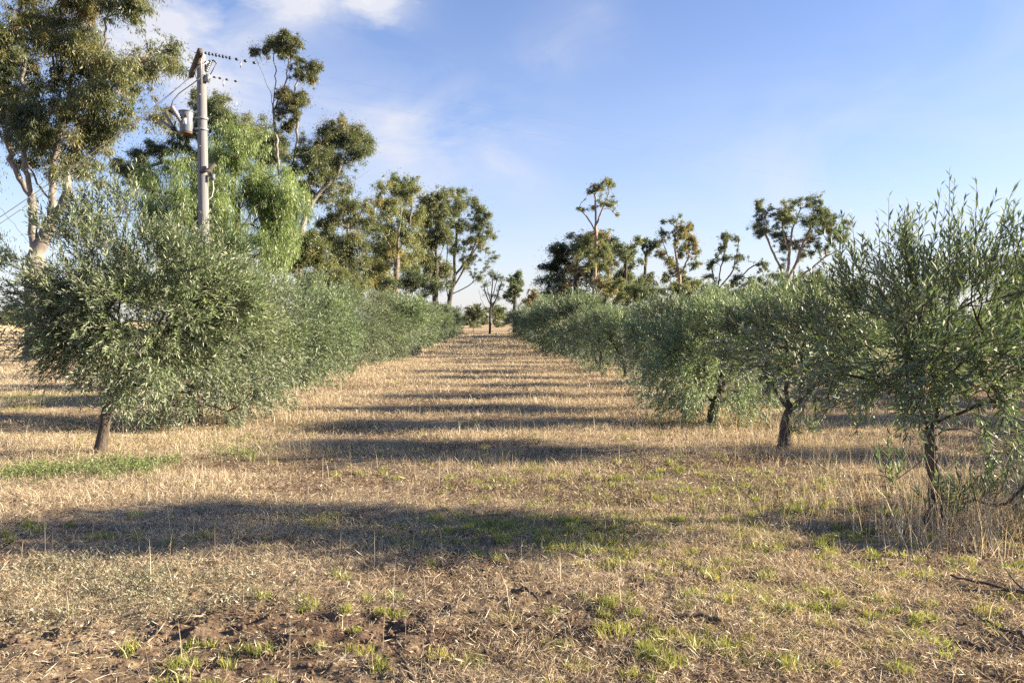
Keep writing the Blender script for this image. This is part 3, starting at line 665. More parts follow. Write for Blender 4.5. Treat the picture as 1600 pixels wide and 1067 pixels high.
VF = olive_meshes(116, [(0, 0, -0.1), (-0.08, 0, 0.3), (-0.2, 0.05, 0.75)], (-0.1, 0.0, 1.38), (1.15, 0.95, 0.92), nt=180, shoots=8, lper=14, Ln=0.075, W=0.018, rbase=0.07, lobes=11, skirt=0.12, attach=0.5, stems=False, upshoot=0.6,
            limbs=[[(-0.4, 0, 1.0), (-0.6, 0, 1.4)], [(0.1, 0, 1.0), (0.3, 0, 1.5)]])
VD = olive_meshes(114, [(0, 0, -0.1), (0.05, 0, 0.3), (0.0, 0.05, 0.6)], (0.0, 0.0, 1.45), (1.3, 1.25, 1.25), nt=170, shoots=8, lper=11, Ln=0.1, W=0.028, rbase=0.08, lobes=13, skirt=0.25, attach=0.4, stems=False)
VE = olive_meshes(115, [(0, 0, -0.1), (0.05, 0, 0.3), (0.0, 0.05, 0.6)], (0.0, 0.0, 1.4), (1.15, 1.0, 1.05), nt=150, shoots=8, lper=11, Ln=0.1, W=0.028, rbase=0.08, lobes=11, skirt=0.25, attach=0.4, stems=False)
RO = np.random.default_rng(7)
ORD = ['', 'first', 'second', 'third', 'fourth', 'fifth', 'sixth', 'seventh', 'eighth', 'ninth', 'tenth']
def row(side, x, ystart, yend, step, grp, n0, hs, protos):
    y = ystart; k = n0; first = {}
    while y < yend:
        q = protos(y); 
        if k <= 10: lab = '%s olive tree from the front of the %s row' % (ORD[k], side)
        elif y < 62: lab = 'olive tree halfway down the %s row, one of the grey-green hedge' % side
        else: lab = 'small olive tree at the far end of the %s row hedge' % side
        v = RO.choice(len(q)); sc = hs(y) * RO.uniform(0.78, 1.17); xx = x + RO.normal(0, 0.17); rz = RO.choice([0, math.pi]) + RO.normal(0, 0.3)
        s3 = (sc * RO.uniform(0.95, 1.15) * (1.1 if side == 'right' else 1.0), sc * RO.uniform(0.82, 1.08) * (0.84 if y < 45 else 0.92), sc * RO.uniform(0.9, 1.08))
        key = id(q[v])
        if k > 10 and y < 62: gr = 'middle trees of the %s olive row' % side
        elif k > 10: gr = 'far trees of the %s olive row' % side
        else: gr = grp
        place_olive(q[v], lab, (xx, y, 0), rz, s3, gr)
        y += step * RO.uniform(0.93, 1.07); k += 1
row('left', LX, 16.0, 101, 3.25, LEFT_G, 3, lambda y: np.interp(y, [15, 30, 60], [1.0, 1.03, 1.12]), lambda y: [VA, VB] if y < 34 else [VD, VE])
p = gp(1042, 640)
row('right', RX, p[1], 87, 2.68, RIGHT_G, 4, lambda y: np.interp(y, [15, 19, 26, 35, 60], [0.84, 0.78, 0.86, 0.96, 1.08]), lambda y: [VC, VF] if y < 32 else [VE, VE, VD])
k = 0
y = 7.0
while y < 92:
    q = [VC, VB] if y < 30 else [VD, VE]
    place_olive(q[k % 2], 'olive tree in the second row behind the right row, mostly hidden by it', (12.2 + RO.normal(0, 0.15), y, 0), RO.uniform(0, 6.28), (1.1, 1.15, RO.uniform(1.0, 1.2)), 'olive trees of the second right row')
    y += 2.75; k += 1

# ------------------------------------------------------------------ gums and other big trees
GL = 'tall trees behind the left olive row'; GR = 'trees standing beyond the right olive row'; GF = 'distant trees at the end of the lane'
gum('gum_tree', 'tallest gum tree at the far left, pale forked stems under a huge dappled crown', 'gum tree', 32,
    [(54, 0), (53, 480), (52, 430), (52, 395), (50, 357), (49, 317), (36, 290), (20, 262), (12, 220), (14, 160), (22, 90)],
    [(20, 20, 45, .1), (75, 5, 45, .25), (130, 5, 38, .2), (182, 12, 26), (215, 25, 30), (240, 62, 24), (215, 85, 38, .05), (185, 112, 32, .2), (232, 140, 24), (150, 105, 40), (100, 60, 46), (40, 85, 46, .1), (5, 130, 45), (70, 130, 42), (120, 165, 42),
     (175, 165, 36, .1), (225, 172, 24), (140, 215, 40), (80, 205, 42), (22, 200, 42), (172, 205, 30), (210, 195, 22, .15), (100, 250, 26), (142, 262, 22), (18, 238, 26), (-35, 60, 50), (-35, 150, 50), (60, -45, 50), (140, -45, 42), (-20, 215, 36), (200, -30, 26), (125, 285, 15)],
    0.34, stems=[[(52, 400), (72, 354), (75, 303), (72, 255), (85, 190), (95, 110), (110, 40)], [(74, 345), (91, 335), (110, 310), (106, 275), (125, 230), (160, 170), (200, 100)], [(49, 317), (49, 285), (47, 250), (48, 180), (55, 100)],
                             [(52, 395), (25, 352), (0, 328), (-30, 300)], [(74, 320), (58, 295), (42, 275), (20, 240)], [(110, 305), (95, 285), (84, 250)], [(160, 170), (195, 130), (225, 60)]],
    depth=2.2, leaf=(0.17, 0.032), nleaf=150000, sub=15, tint=(0.2, 0.5), warm=0.18, seed=21, join=0.25, droop=0.9, subr=0.2, swell=1.12, group=GL)
gum('pepper_tree', 'leafy tree at the left edge of the photo, mostly out of frame', 'pepper tree', 27,
    [(-75, 0), (-75, 450), (-70, 380), (-60, 320)], [(-18, 270, 22), (-45, 240, 28), (-32, 310, 25), (-16, 370, 18), (-12, 400, 18), (-35, 430, 25), (-65, 340, 36), (-90, 280, 36), (-100, 380, 36)], 0.2,
    depth=1.2, leaf=(0.14, 0.022), nleaf=12000, leafm=M_PEPPER, bark=M_DBARK, droop=1.3, seed=22, tint=(0.2, 0.5), group=GL)
gum('gum_tree', 'dark gum tree directly behind the power pole, low bunches reaching left', 'gum tree', 46,
    [(345, 0), (344, 380), (340, 300), (338, 240), (336, 200)], [(303, 152, 17), (328, 165, 20), (355, 175, 20), (345, 200, 24), (310, 200, 18), (255, 232, 20), (228, 240, 16), (275, 208, 12), (375, 205, 20), (165, 252, 18), (195, 266, 18), (215, 283, 16), (290, 235, 14)],
    0.28, stems=[[(340, 300), (300, 270), (262, 250), (200, 270)], [(338, 250), (310, 215), (280, 190)]], depth=1.6, leaf=(0.2, 0.042), nleaf=34000, tint=(0.15, 0.4), bark=M_DBARK, seed=23, group=GL)
gum('pepper_tree', 'pale green weeping pepper tree around the power pole, feathery drooping foliage', 'pepper tree', 29,
    [(365, 0), (364, 430), (366, 370), (372, 320)], [(270, 248, 26), (300, 285, 32), (345, 250, 32), (392, 245, 32), (438, 290, 34), (400, 305, 42), (350, 320, 38), (440, 340, 32), (258, 300, 26), (300, 340, 36), (458, 312, 18), (400, 365, 36), (350, 380, 38), (440, 385, 22), (240, 272, 16), (370, 218, 20), (300, 390, 30), (262, 350, 24), (420, 410, 30)],
    0.26, stems=[[(366, 390), (340, 330), (310, 290)], [(372, 330), (400, 290), (430, 270)], [(368, 350), (365, 290), (360, 250)]], depth=1.9, leaf=(0.135, 0.017), nleaf=105000, sub=13, leafm=M_PEPPER, bark=M_DBARK, droop=1.8, seed=24, tint=(0.25, 0.75), subr=0.26, extra=0.6, flat=1.0, group=GL)
gum('gum_tree', 'tall slender gum tree with bare thin stems and small tufts against the sky', 'gum tree', 50,
    [(447, 0), (446, 420), (440, 330), (435, 246), (428, 184), (426, 155), (409, 110), (397, 88)], [(402, 75, 15), (420, 64, 14), (440, 74, 17), (456, 82, 15), (466, 68, 10), (480, 104, 12), (490, 95, 9), (467, 112, 14), (488, 128, 11), (470, 150, 13), (446, 148, 10), (455, 170, 16), (475, 165, 10), (440, 182, 14), (452, 198, 14)],
    0.13, stems=[[(428, 170), (432, 122), (427, 88)], [(428, 175), (442, 143), (451, 98)], [(444, 400), (453, 300), (464, 217), (463, 172), (459, 135), (471, 106)]], depth=0.8, leaf=(0.2, 0.04), nleaf=30000, tint=(0.2, 0.5), warm=0.25, seed=25, join=0.50, swell=1.2, rtip=0.009, attach=0.6, group=GL, sub=7)
gum('gum_tree', 'dense gum tree leaning right with several pale stems and a dead twig', 'gum tree', 44,
    [(466, 0), (468, 400), (474, 345), (498, 304), (530, 275), (540, 235)], [(530, 192, 24), (545, 215, 26), (510, 205, 24), (490, 222, 22), (555, 245, 16), (522, 245, 24), (480, 258, 24), (500, 275, 20), (470, 232, 20), (562, 225, 9), (540, 285, 10), (463, 290, 16), (498, 308, 16), (520, 290, 12)],
    0.18, stems=[[(474, 350), (482, 320), (489, 271), (505, 225)], [(472, 360), (474, 310), (476, 270)], [(500, 305), (535, 290), (574, 264)]], depth=1.5, leaf=(0.19, 0.04), nleaf=42000, tint=(0.2, 0.5), warm=0.2, seed=26, group=GL)
gum('gum_tree', 'small dark gum crown between the power pole and the slender gum', 'gum tree', 54,
    [(415, 0), (414, 380), (411, 300), (404, 240)], [(376, 202, 18), (400, 202, 20), (420, 216, 20), (400, 235, 20), (435, 216, 14), (368, 226, 14), (440, 245, 16), (420, 250, 18)], 0.25, depth=1.5, leaf=(0.22, 0.05), nleaf=16000, tint=(0.1, 0.35), bark=M_DBARK, seed=27, group=GL)
gum('bushy_tree', 'low rounded yellow-green bushy tree above the left olive row', 'bushy tree', 34,
    [(474, 0), (474, 460), (474, 430)], [(475, 376, 25), (458, 396, 24), (492, 386, 20), (455, 374, 16), (476, 408, 24), (505, 410, 16), (445, 415, 18)], 0.12, depth=0.9, leaf=(0.12, 0.035), nleaf=16000, tint=(0.35, 0.6), bark=M_DBARK, seed=28, droop=0.2, fill=0.7, group=GL)
gum('gum_tree', 'mid-height gum tree between the leaning gum and the tall-topped gum', 'gum tree', 55,
    [(540, 0), (540, 430), (541, 390), (545, 340)], [(545, 312, 20), (570, 312, 14), (530, 332, 23), (560, 346, 20), (510, 346, 18), (545, 376, 24), (520, 382, 20), (565, 385, 18), (500, 370, 15), (540, 405, 20), (510, 410, 18), (562, 412, 20), (535, 430, 20), (502, 432, 18), (560, 440, 18)], 0.26, stems=[[(541, 395), (520, 370), (510, 345)]], depth=1.6, leaf=(0.22, 0.055), nleaf=30000, tint=(0.25, 0.55), warm=0.15, seed=29, group=GL)
gum('gum_tree', 'full-crowned gum tree with yellowish bunches and a tall rounded top', 'gum tree', 66,
    [(618, 0), (619, 450), (620, 400), (624, 350), (628, 300)], [(620, 284, 15), (640, 286, 13), (630, 308, 16), (601, 300, 12), (652, 302, 10), (610, 330, 20), (640, 336, 20), (590, 356, 22), (620, 370, 24, .15), (584, 392, 22), (642, 370, 20), (600, 420, 22, .2), (578, 425, 18), (650, 402, 18), (616, 402, 20, .25), (640, 425, 16), (575, 445, 18), (600, 450, 18)],
    0.3, stems=[[(620, 410), (600, 370), (590, 340)], [(621, 395), (640, 360), (645, 310)]], depth=2.2, leaf=(0.25, 0.07), nleaf=42000, tint=(0.3, 0.6), warm=0.15, seed=30, group=GL)
gum('gum_tree', 'grey-green gum tree with dark stems, right of the yellowish gum', 'gum tree', 78,
    [(680, 0), (680, 460), (682, 420), (680, 360), (684, 320)], [(670, 312, 15), (690, 306, 13), (660, 340, 20), (692, 336, 18), (670, 372, 20), (690, 372, 18), (665, 410, 20), (690, 420, 18), (655, 375, 14), (675, 440, 16)],
    0.28, stems=[[(682, 420), (694, 380), (700, 340)], [(681, 410), (668, 370), (660, 340)]], depth=2.2, leaf=(0.27, 0.08), nleaf=30000, tint=(0.25, 0.55), bark=M_DBARK, seed=31, group=GL)
gum('dark_shrub', 'dark green shrub below the gums on the left', 'shrub', 60,
    [(630, 0), (632, 470), (634, 455)], [(630, 440, 18), (650, 442, 18), (614, 450, 15), (645, 430, 12), (690, 445, 15), (668, 452, 14)], 0.15, depth=1.2, leaf=(0.18, 0.06), nleaf=10000, tint=(0.05, 0.22), bark=M_DBARK, seed=32, droop=0.2, fill=0.7, group=GL)
gum('gum_tree', 'spreading gum tree at the end of the left row, open limbs reaching over the lane', 'gum tree', 112,
    [(698, 0), (700, 490), (703, 465), (711, 432), (709, 405), (714, 360), (722, 310)], [(725, 296, 11), (711, 311, 12), (735, 320, 13), (716, 331, 15), (750, 326, 11), (761, 343, 8), (746, 350, 14), (721, 355, 15), (770, 366, 8), (740, 376, 12), (756, 381, 9), (766, 404, 9), (720, 390, 13), (751, 432, 7), (736, 405, 7), (704, 380, 13), (698, 350, 14), (765, 362, 7), (728, 420, 7)],
    0.34, stems=[[(703, 462), (735, 446), (755, 425), (766, 405)], [(711, 430), (735, 400), (750, 360)], [(706, 450), (726, 420), (744, 385), (765, 365)], [(700, 480), (697, 430), (700, 370)]], depth=2.5, leaf=(0.26, 0.085), nleaf=34000, tint=(0.25, 0.6), bark=M_DBARK, seed=33, join=0.70, swell=1.32, sub=7, rtip=0.02, group=GL)
gum('thin_tree', 'thin dark-trunked tree standing alone in the lane with a sparse top', 'tree', 96,
    [(765, 0), (766, 500), (767, 470), (769, 445), (770, 430)], [(766, 427, 6), (774, 429, 7), (782, 433, 6), (771, 435, 6), (756, 447, 5), (781, 450, 5), (762, 442, 5), (759, 460, 5), (776, 462, 5), (785, 442, 5)], 0.14,
    stems=[[(767, 480), (758, 460), (754, 440)], [(767, 485), (778, 462), (784, 440)], [(767, 470), (774, 448), (778, 432)], [(766, 490), (752, 470), (748, 452)], [(767, 478), (762, 455), (760, 436)]], depth=0.8, leaf=(0.22, 0.07), nleaf=1500, tint=(0.05, 0.25), bark=M_DBARK, seed=34, sub=5, rtip=0.02, group=GF)
gum('gum_tree', 'dark two-lobed gum just right of the thin lone tree', 'gum tree', 132,
    [(804, 0), (804, 490), (804, 470), (806, 445)], [(797, 436, 7), (808, 430, 7), (801, 447, 7), (814, 441, 6), (795, 456, 6), (806, 460, 6), (812, 452, 5), (789, 463, 5), (800, 470, 5)], 0.3, depth=1.5, leaf=(0.36, 0.13), nleaf=5000, tint=(0.08, 0.35), bark=M_DBARK, seed=35, sub=6, rtip=0.03, group=GF)
gum('brown_shrub', 'brownish shrub between the dark gum and the pine at the lane end', 'shrub', 122,
    [(830, 0), (830, 500), (830, 485)], [(830, 462, 9), (822, 471, 8), (838, 457, 7), (838, 475, 9), (826, 484, 8)], 0.2, depth=1.2, leaf=(0.3, 0.12), nleaf=4500, tint=(0.75, 1.0), bark=M_DBARK, seed=36, sub=6, rtip=0.03, group=GF)
for j_, (px, yt, r_, Yd) in enumerate([(742, 481, 9, 190), (756, 490, 6, 330), (777, 479, 9, 210), (791, 491, 5, 380), (731, 490, 6, 300), (5, 488, 8, 300), (22, 491, 6, 310), (30, 478, 10, 190)]):
    nm = ['grey-green distant tree seen %s' % q for q in ('left of the thin lone tree, over the pale paddock', 'right behind the bare left branches of the thin lone tree', 'just right of the thin lone trunk', 'under the dark two-lobed gum', 'at the end of the left olive row',
          'on the skyline at the far left edge', 'on the skyline left of the tall gum trunk', 'beside the tall gum trunk base')][j_]
    yb_ = 502 + 1990 / Yd
    gum('distant_tree', nm, 'tree', Yd, [(px, 0), (px, 501), (px, yt + 6)], [(px, yt, r_), (px - r_ * .9, yt + 5, r_ * .8), (px + r_ * .9, yt + 4, r_ * .8), (px, yt + 8, r_ * .8), (px - r_ * .7, yt + 10, r_ * .7), (px + r_ * .8, yt + 10, r_ * .7), (px - r_ * .5, yb_ - r_ * .7, r_ * .8), (px + r_ * .6, yb_ - r_ * .6, r_ * .8), (px, (yt + yb_) / 2, r_)], 0.3, depth=1.5, leaf=(0.5, 0.22), nleaf=4000, tint=(0.15, 0.4), bark=M_DBARK, seed=60 + j_, sub=6, rtip=0.05, group=GF)
gum('pine_tree', 'dark dome-shaped pine tree behind the pink-trunked gum', 'pine tree', 106,
    [(900, 0), (900, 490), (900, 440), (903, 390)], [(870, 392, 15), (890, 380, 15), (915, 373, 13), (940, 372, 12), (958, 380, 10), (862, 416, 15), (885, 406, 18), (910, 396, 17), (860, 441, 14), (885, 441, 17), (905, 431, 17), (851, 459, 10), (875, 466, 14), (935, 395, 16), (955, 405, 14), (925, 425, 16), (945, 440, 14), (900, 465, 15), (855, 475, 10)],
    0.45, depth=3.6, leaf=(0.30, 0.12), nleaf=40000, sub=9, leafm=M_PINE, bark=M_DBARK, droop=-0.3, seed=40, fill=0.8, tint=(0.2, 0.6), extra=0.3, subr=0.36, rtip=0.03, group=GR)
gum('green_tree', 'bright green leafy tree right of the dark pine', 'tree', 96,
    [(978, 0), (978, 480), (977, 430)], [(960, 386, 12), (975, 400, 13), (985, 386, 8), (991, 410, 11), (970, 430, 13), (985, 432, 11), (996, 377, 6), (960, 450, 13), (985, 455, 12)], 0.3, depth=2.2, leaf=(0.3, 0.11), nleaf=11000, tint=(0.25, 0.45), bark=M_DBARK, seed=41, rtip=0.03, group=GR)
gum('gum_tree', 'pink-trunked gum with a separate top tuft high above its main crown', 'gum tree', 85,
    [(928, 0), (928, 490), (928, 462), (930, 412), (931, 378), (931, 350), (930, 310)], [(929, 293, 8), (945, 285, 8), (956, 287, 6), (938, 300, 7), (962, 312, 5), (920, 301, 5), (929, 322, 5), (951, 322, 6), (903, 328, 3), (912, 326, 3), (965, 335, 3), (940, 316, 5),
     (930, 366, 13), (915, 379, 13), (945, 373, 11), (950, 396, 13), (935, 401, 14), (905, 396, 9), (955, 421, 14, .2), (940, 441, 14, .25), (965, 441, 9), (914, 421, 8), (891, 420, 7, .25), (950, 461, 13, .2), (926, 471, 11), (965, 466, 9)],
    0.24, stems=[[(931, 352), (945, 318), (951, 300)], [(926, 452), (899, 415), (882, 402)], [(929, 470), (948, 440), (958, 410)], [(931, 360), (915, 335), (904, 328)]], depth=1.6, leaf=(0.22, 0.07), nleaf=24000, tint=(0.3, 0.6), warm=0.3, bark=M_PBARK, seed=42, join=0.70, swell=1.32, sub=6, rtip=0.02, group=GR)
gum('brown_shrub', 'dead-looking brown bush left of the pink gum trunk', 'shrub', 78,
    [(882, 0), (882, 490), (882, 475)], [(880, 457, 10), (890, 466, 10), (872, 467, 7), (884, 446, 7)], 0.12, depth=0.9, leaf=(0.2, 0.06), nleaf=5000, leafm=M_BROWN, bark=M_DBARK, seed=43, droop=0.2, rtip=0.02, group=GR)
gum('gum_tree', 'gum with dark blue-green bunches just left of the golden-crowned gum', 'gum tree', 100,
    [(1004, 0), (1005, 480), (1008, 430), (1010, 395)], [(1010, 379, 9), (1000, 373, 6), (1021, 385, 8), (1035, 376, 6), (1000, 440, 15), (985, 446, 12), (1015, 431, 10), (1010, 396, 7), (1020, 455, 12), (1000, 462, 14)], 0.28, depth=1.8, leaf=(0.3, 0.11), nleaf=9000, tint=(0.02, 0.2), bark=M_DBARK, seed=44, sub=6, rtip=0.025, group=GR)
gum('gum_tree', 'golden-crowned gum with a narrow dark top above the right olive row', 'gum tree', 78,
    [(1064, 0), (1063, 470), (1062, 437), (1055, 398), (1054, 355)], [(1054, 344, 8), (1060, 358, 11, .2), (1075, 366, 10, .25), (1055, 379, 11, .2), (1035, 393, 8, .25), (1045, 411, 10, .2), (1070, 391, 10, .2), (1086, 376, 8, .3), (1085, 411, 8), (1061, 421, 10), (1030, 366, 7, -.2), (1095, 391, 5), (1045, 435, 10), (1075, 440, 10), (1038, 345, 4, -.2), (1078, 350, 5, -.2)],
    0.17, stems=[[(1060, 430), (1042, 400), (1032, 370)], [(1061, 428), (1080, 395), (1087, 376)]], depth=1.4, leaf=(0.2, 0.065), nleaf=18000, tint=(0.3, 0.55), bark=M_PBARK, seed=45, join=0.70, swell=1.32, sub=6, rtip=0.02, group=GR)
gum('gum_tree', 'dark open gum with flat separate bunches, between the golden gum and the spreading pink gum', 'gum tree', 82,
    [(1120, 0), (1121, 470), (1122, 440), (1129, 408), (1136, 380)], [(1125, 373, 8), (1140, 370, 9), (1155, 373, 5), (1120, 391, 6), (1131, 405, 8), (1111, 411, 8), (1150, 401, 5), (1165, 402, 7), (1186, 412, 8), (1197, 412, 4), (1151, 433, 9), (1171, 441, 10), (1140, 446, 8), (1206, 432, 8), (1181, 453, 10), (1104, 431, 6), (1130, 460, 10)],
    0.16, stems=[[(1121, 455), (1145, 425), (1150, 400), (1155, 375)], [(1121, 460), (1160, 432), (1172, 415), (1188, 412)], [(1121, 455), (1112, 430), (1110, 412)]], depth=1.5, leaf=(0.2, 0.065), nleaf=16000, tint=(0.05, 0.3), bark=M_DBARK, seed=46, join=0.70, swell=1.32, sub=6, rtip=0.02, flat=0.6, group=GR)
gum('gum_tree', 'broad umbrella-crowned gum with spreading pinkish limbs on the right', 'gum tree', 60,
    [(1224, 0), (1225, 470), (1228, 445), (1232, 410), (1236, 359), (1247, 331)], [(1194, 311, 6), (1200, 326, 9), (1190, 346, 9), (1184, 364, 6), (1205, 361, 10), (1216, 346, 11), (1235, 331, 12), (1250, 313, 8), (1272, 305, 7), (1270, 326, 11), (1255, 346, 11), (1290, 346, 11), (1285, 330, 8), (1305, 353, 11), (1320, 351, 7), (1300, 373, 11), (1275, 366, 10), (1250, 380, 8), (1226, 386, 7), (1261, 396, 7), (1286, 391, 8), (1230, 366, 9), (1310, 336, 6), (1214, 432, 8), (1215, 320, 6), (1318, 372, 6)],
    0.19, stems=[[(1228, 446), (1220, 418), (1204, 382), (1196, 359), (1196, 330)], [(1230, 440), (1243, 415), (1256, 378), (1275, 347), (1280, 325)], [(1229, 446), (1253, 430), (1293, 398), (1324, 384)], [(1234, 400), (1222, 370), (1216, 345)], [(1258, 375), (1288, 365), (1308, 352)]],
    depth=1.5, leaf=(0.17, 0.045), nleaf=34000, tint=(0.12, 0.42), warm=0.12, bark=M_PBARK, seed=47, join=1.00, swell=1.4, sub=8, rtip=0.015, flat=0.65, group=GR)
gum('gum_tree', 'gum crown at the right edge of the photo, behind the nearest right olive', 'gum tree', 70,
    [(1592, 0), (1591, 480), (1590, 440), (1588, 410)], [(1574, 410, 11), (1590, 400, 11), (1565, 426, 10), (1602, 420, 13), (1580, 436, 12), (1559, 404, 4), (1622, 410, 16), (1600, 445, 15), (1570, 450, 14), (1640, 440, 18)], 0.25, depth=1.8, leaf=(0.24, 0.075), nleaf=11000, tint=(0.15, 0.45), warm=0.2, seed=48, rtip=0.02, group=GR)

for lab_, Yd, tr_, cl_, tn_, nl_, sd_ in [
        ('dark green bushy tree filling the gap under the dark blue-green gum', 88, (990, 450), [(985, 450, 14), (1005, 452, 14), (965, 455, 13), (1020, 460, 14), (990, 470, 16), (960, 475, 12)], (0.1, 0.3), 12000, 80),
        ('grey-green bushy tree below the golden-crowned gum', 72, (1075, 452), [(1060, 450, 14), (1085, 445, 13), (1040, 458, 14), (1100, 455, 14), (1070, 468, 18), (1110, 470, 14)], (0.3, 0.5), 13000, 81),
        ('low olive-green bushy tree below the dark open gum', 76, (1160, 458), [(1145, 458, 13), (1170, 455, 14), (1190, 462, 13), (1130, 468, 14), (1160, 472, 16), (1205, 470, 12)], (0.25, 0.45), 12000, 82),
        ('low brown-green bush between the pink gum trunk and the dark pine', 80, (915, 470), [(905, 470, 12), (925, 474, 12), (945, 470, 11), (935, 482, 12), (900, 482, 11)], (0.4, 0.7), 9000, 83),
        ('dark low tree just left of the dome-shaped pine', 118, (848, 470), [(848, 468, 8), (856, 474, 9), (842, 480, 8), (860, 484, 9)], (0.05, 0.25), 6000, 84),
        ('tall bushy tree behind the spreading pink-limbed gum, at its left foot', 68, (1262, 440), [(1250, 440, 13), (1270, 436, 13), (1285, 446, 13), (1240, 452, 14), (1265, 456, 15), (1215, 455, 13)], (0.25, 0.5), 13000, 85)]:
    gum('bushy_tree', lab_, 'bushy tree', Yd, [(tr_[0], 0), (tr_[0], 490), tr_], cl_, 0.14, depth=1.3, leaf=(0.2, 0.07), nleaf=nl_, tint=tn_, bark=M_DBARK, seed=sd_, droop=0.4, rtip=0.02, group=GR)

gum('bushy_tree', 'olive-green scrub tree under the mid-height gum, just above the left olive row', 'bushy tree', 46, [(520, 0), (520, 480), (520, 450)],
    [(515, 440, 17), (540, 446, 17), (490, 440, 15), (562, 456, 15), (526, 424, 14), (500, 460, 16), (545, 465, 16)], 0.13, depth=1.1, leaf=(0.16, 0.05), nleaf=16000, tint=(0.3, 0.5), bark=M_DBARK, seed=86, droop=0.3, group=GL)

# ------------------------------------------------------------------ power pole
M_POLE = barkmat('weathered_pole_timber', [(0.3, (0.13, 0.13, 0.13)), (0.5, (0.20, 0.20, 0.205)), (0.75, (0.27, 0.27, 0.28))], scale=(14, 14, 0.35), nscale=2, bump=0.35)
M_ARM = barkmat('dark_arm_timber', [(0.3, (0.05, 0.04, 0.032)), (0.55, (0.10, 0.085, 0.07)), (0.75, (0.17, 0.15, 0.13))], scale=(5, 5, 5), nscale=4, bump=0.4)
M_TANK = plainmat('grey_tank_paint', (0.14, 0.16, 0.19), 0.45, 0.1, 0.15, 6)
M_RUST = plainmat('rusty_steel', (0.16, 0.075, 0.045), 0.85, 0.1, 0.4, 20)
M_STEEL = plainmat('galvanised_steel', (0.32, 0.34, 0.36), 0.5, 0.5, 0.2, 20)
M_PORC = plainmat('grey_porcelain', (0.22, 0.23, 0.26), 0.25, 0.0, 0.12, 10)
M_BLACK = plainmat('dark_insulator', (0.035, 0.04, 0.045), 0.35, 0.0, 0.3, 20)
M_WIRE = plainmat('wire', (0.06, 0.06, 0.065), 0.5, 0.3, 0.2, 20)
M_LABEL = plainmat('pale_label', (0.75, 0.77, 0.8), 0.5, 0.0, 0.05, 20)
M_POST = plainmat('pale_fence_post', (0.36, 0.33, 0.30), 0.8, 0.0, 0.2, 6)
PY = 22.0; kk = PY / FP
px0 = at(320, 400, PY)[0]
pole = thing('power_pole', 'grey timber power pole with a transformer can, rising from behind the left olives', 'power pole', (px0, PY, 0))
def pl(x, y, Y=PY): return at(x, y, Y) - np.array([px0, PY, 0])
g = Geo(); top = pl(314.5, 86)
pp = np.array([[0, 0, -0.5]] + [np.array([0, 0, 0]) * (1 - u) + top * u for u in np.linspace(0.02, 1, 14)])
g.tube(pp, np.linspace(0.165, 0.118, 15), 20); link('pole', g.mesh('pole', M_POLE), pole)
def axes(d):
    d = unit(np.array(d, float)); s_ = unit(np.cross(d, [0, 0, 1.0])); u = np.cross(s_, d); return np.stack([d, s_, u], 1)
a0 = at(313, 81, 21.05) - np.array([px0, PY, 0]); a1 = at(298.5, 117, 23.07) - np.array([px0, PY, 0]); a0[2] = a1[2] = (a0[2] + a1[2]) / 2
am = (a0 + a1) / 2; Rm = axes(a1 - a0)
g = Geo(); g.box(am, (1.13, 0.06, 0.075), Rm); link('crossarm', g.mesh('crossarm', M_ARM, False), pole)
g = Geo(); d = unit(a1 - a0)
for s_ in (-1, 1): g.tube([am + d * 0.72 * s_ + [0.06, 0.02, -0.07], top + [-0.02, 0, -0.95]], 0.016, 6)
link('arm_brace', g.mesh('arm_brace', M_STEEL), pole)
for s_ in (-0.95, 0.0, 0.8):
    g = Geo(); q = am + d * s_; g.tube([q - Rm[:, 1] * 0.13, q + Rm[:, 1] * 0.10], 0.014, 6); g.tube([q - Rm[:, 1] * 0.075, q - Rm[:, 1] * 0.062], 0.035, 8); link('bolt', g.mesh('bolt', M_STEEL), pole)
# transformer can
tcn = pl(291.5, 191, PY - 0.12)
tk = Geo(); zz = np.array([-0.30, -0.285, -0.26, 0.24, 0.26, 0.262, 0.285, 0.29]); rr = np.array([0.12, 0.165, 0.175, 0.188, 0.188, 0.205, 0.205, 0.15])
tk.tube(tcn + np.stack([0 * zz, 0 * zz, zz], -1), rr, 24)
tank = link('transformer', tk.mesh('transformer', M_TANK), pole)
g = Geo(); g.tube(tcn + np.array([[0, 0, -0.325], [0, 0, -0.292]]), [0.15, 0.168], 24); link('tank_base', g.mesh('tank_base', M_RUST), tank)
g = Geo(); g.box(tcn + [0.02, -0.186, -0.02], (0.05, 0.006, 0.075)); link('label_plate', g.mesh('label_plate', M_LABEL, False), tank)
g = Geo(); g.box(tcn + [0.06, -0.19, 0.13], (0.022, 0.02, 0.03)); link('latch', g.mesh('latch', M_RUST, False), tank)
for y_b in (186, 203):
    e = pl(316, y_b); g = Geo(); s0 = np.array([tcn[0] + 0.15, tcn[1], e[2]])
    g.box((s0 + e) / 2, (abs(e[0] - s0[0]) / 2, 0.05, 0.03)); g.tube([e + [0, 0, -0.03], e + [0, 0, 0.03]], 0.158, 18); link('tank_bracket', g.mesh('tank_bracket', M_STEEL, False), pole)
def insul(name, p0, p1, r, nsh, mat, parent, core=0.55):
    p0 = np.array(p0); p1 = np.array(p1); u = np.linspace(0, 1, nsh * 4 + 1); rad = np.where(np.arange(len(u)) % 4 == 2, r, r * core)
    g = Geo(); g.tube(p0 + (p1 - p0) * u[:, None], rad, 12); return link(name, g.mesh(name, mat), parent)
insul('bushing', pl(283, 190, PY - .25), pl(267.5, 166, PY - .45), 0.075, 6, M_PORC, tank, 0.72)
insul('bushing', pl(279, 182, PY - .05), pl(264, 173, PY - .05), 0.055, 5, M_BLACK, tank, 0.7)
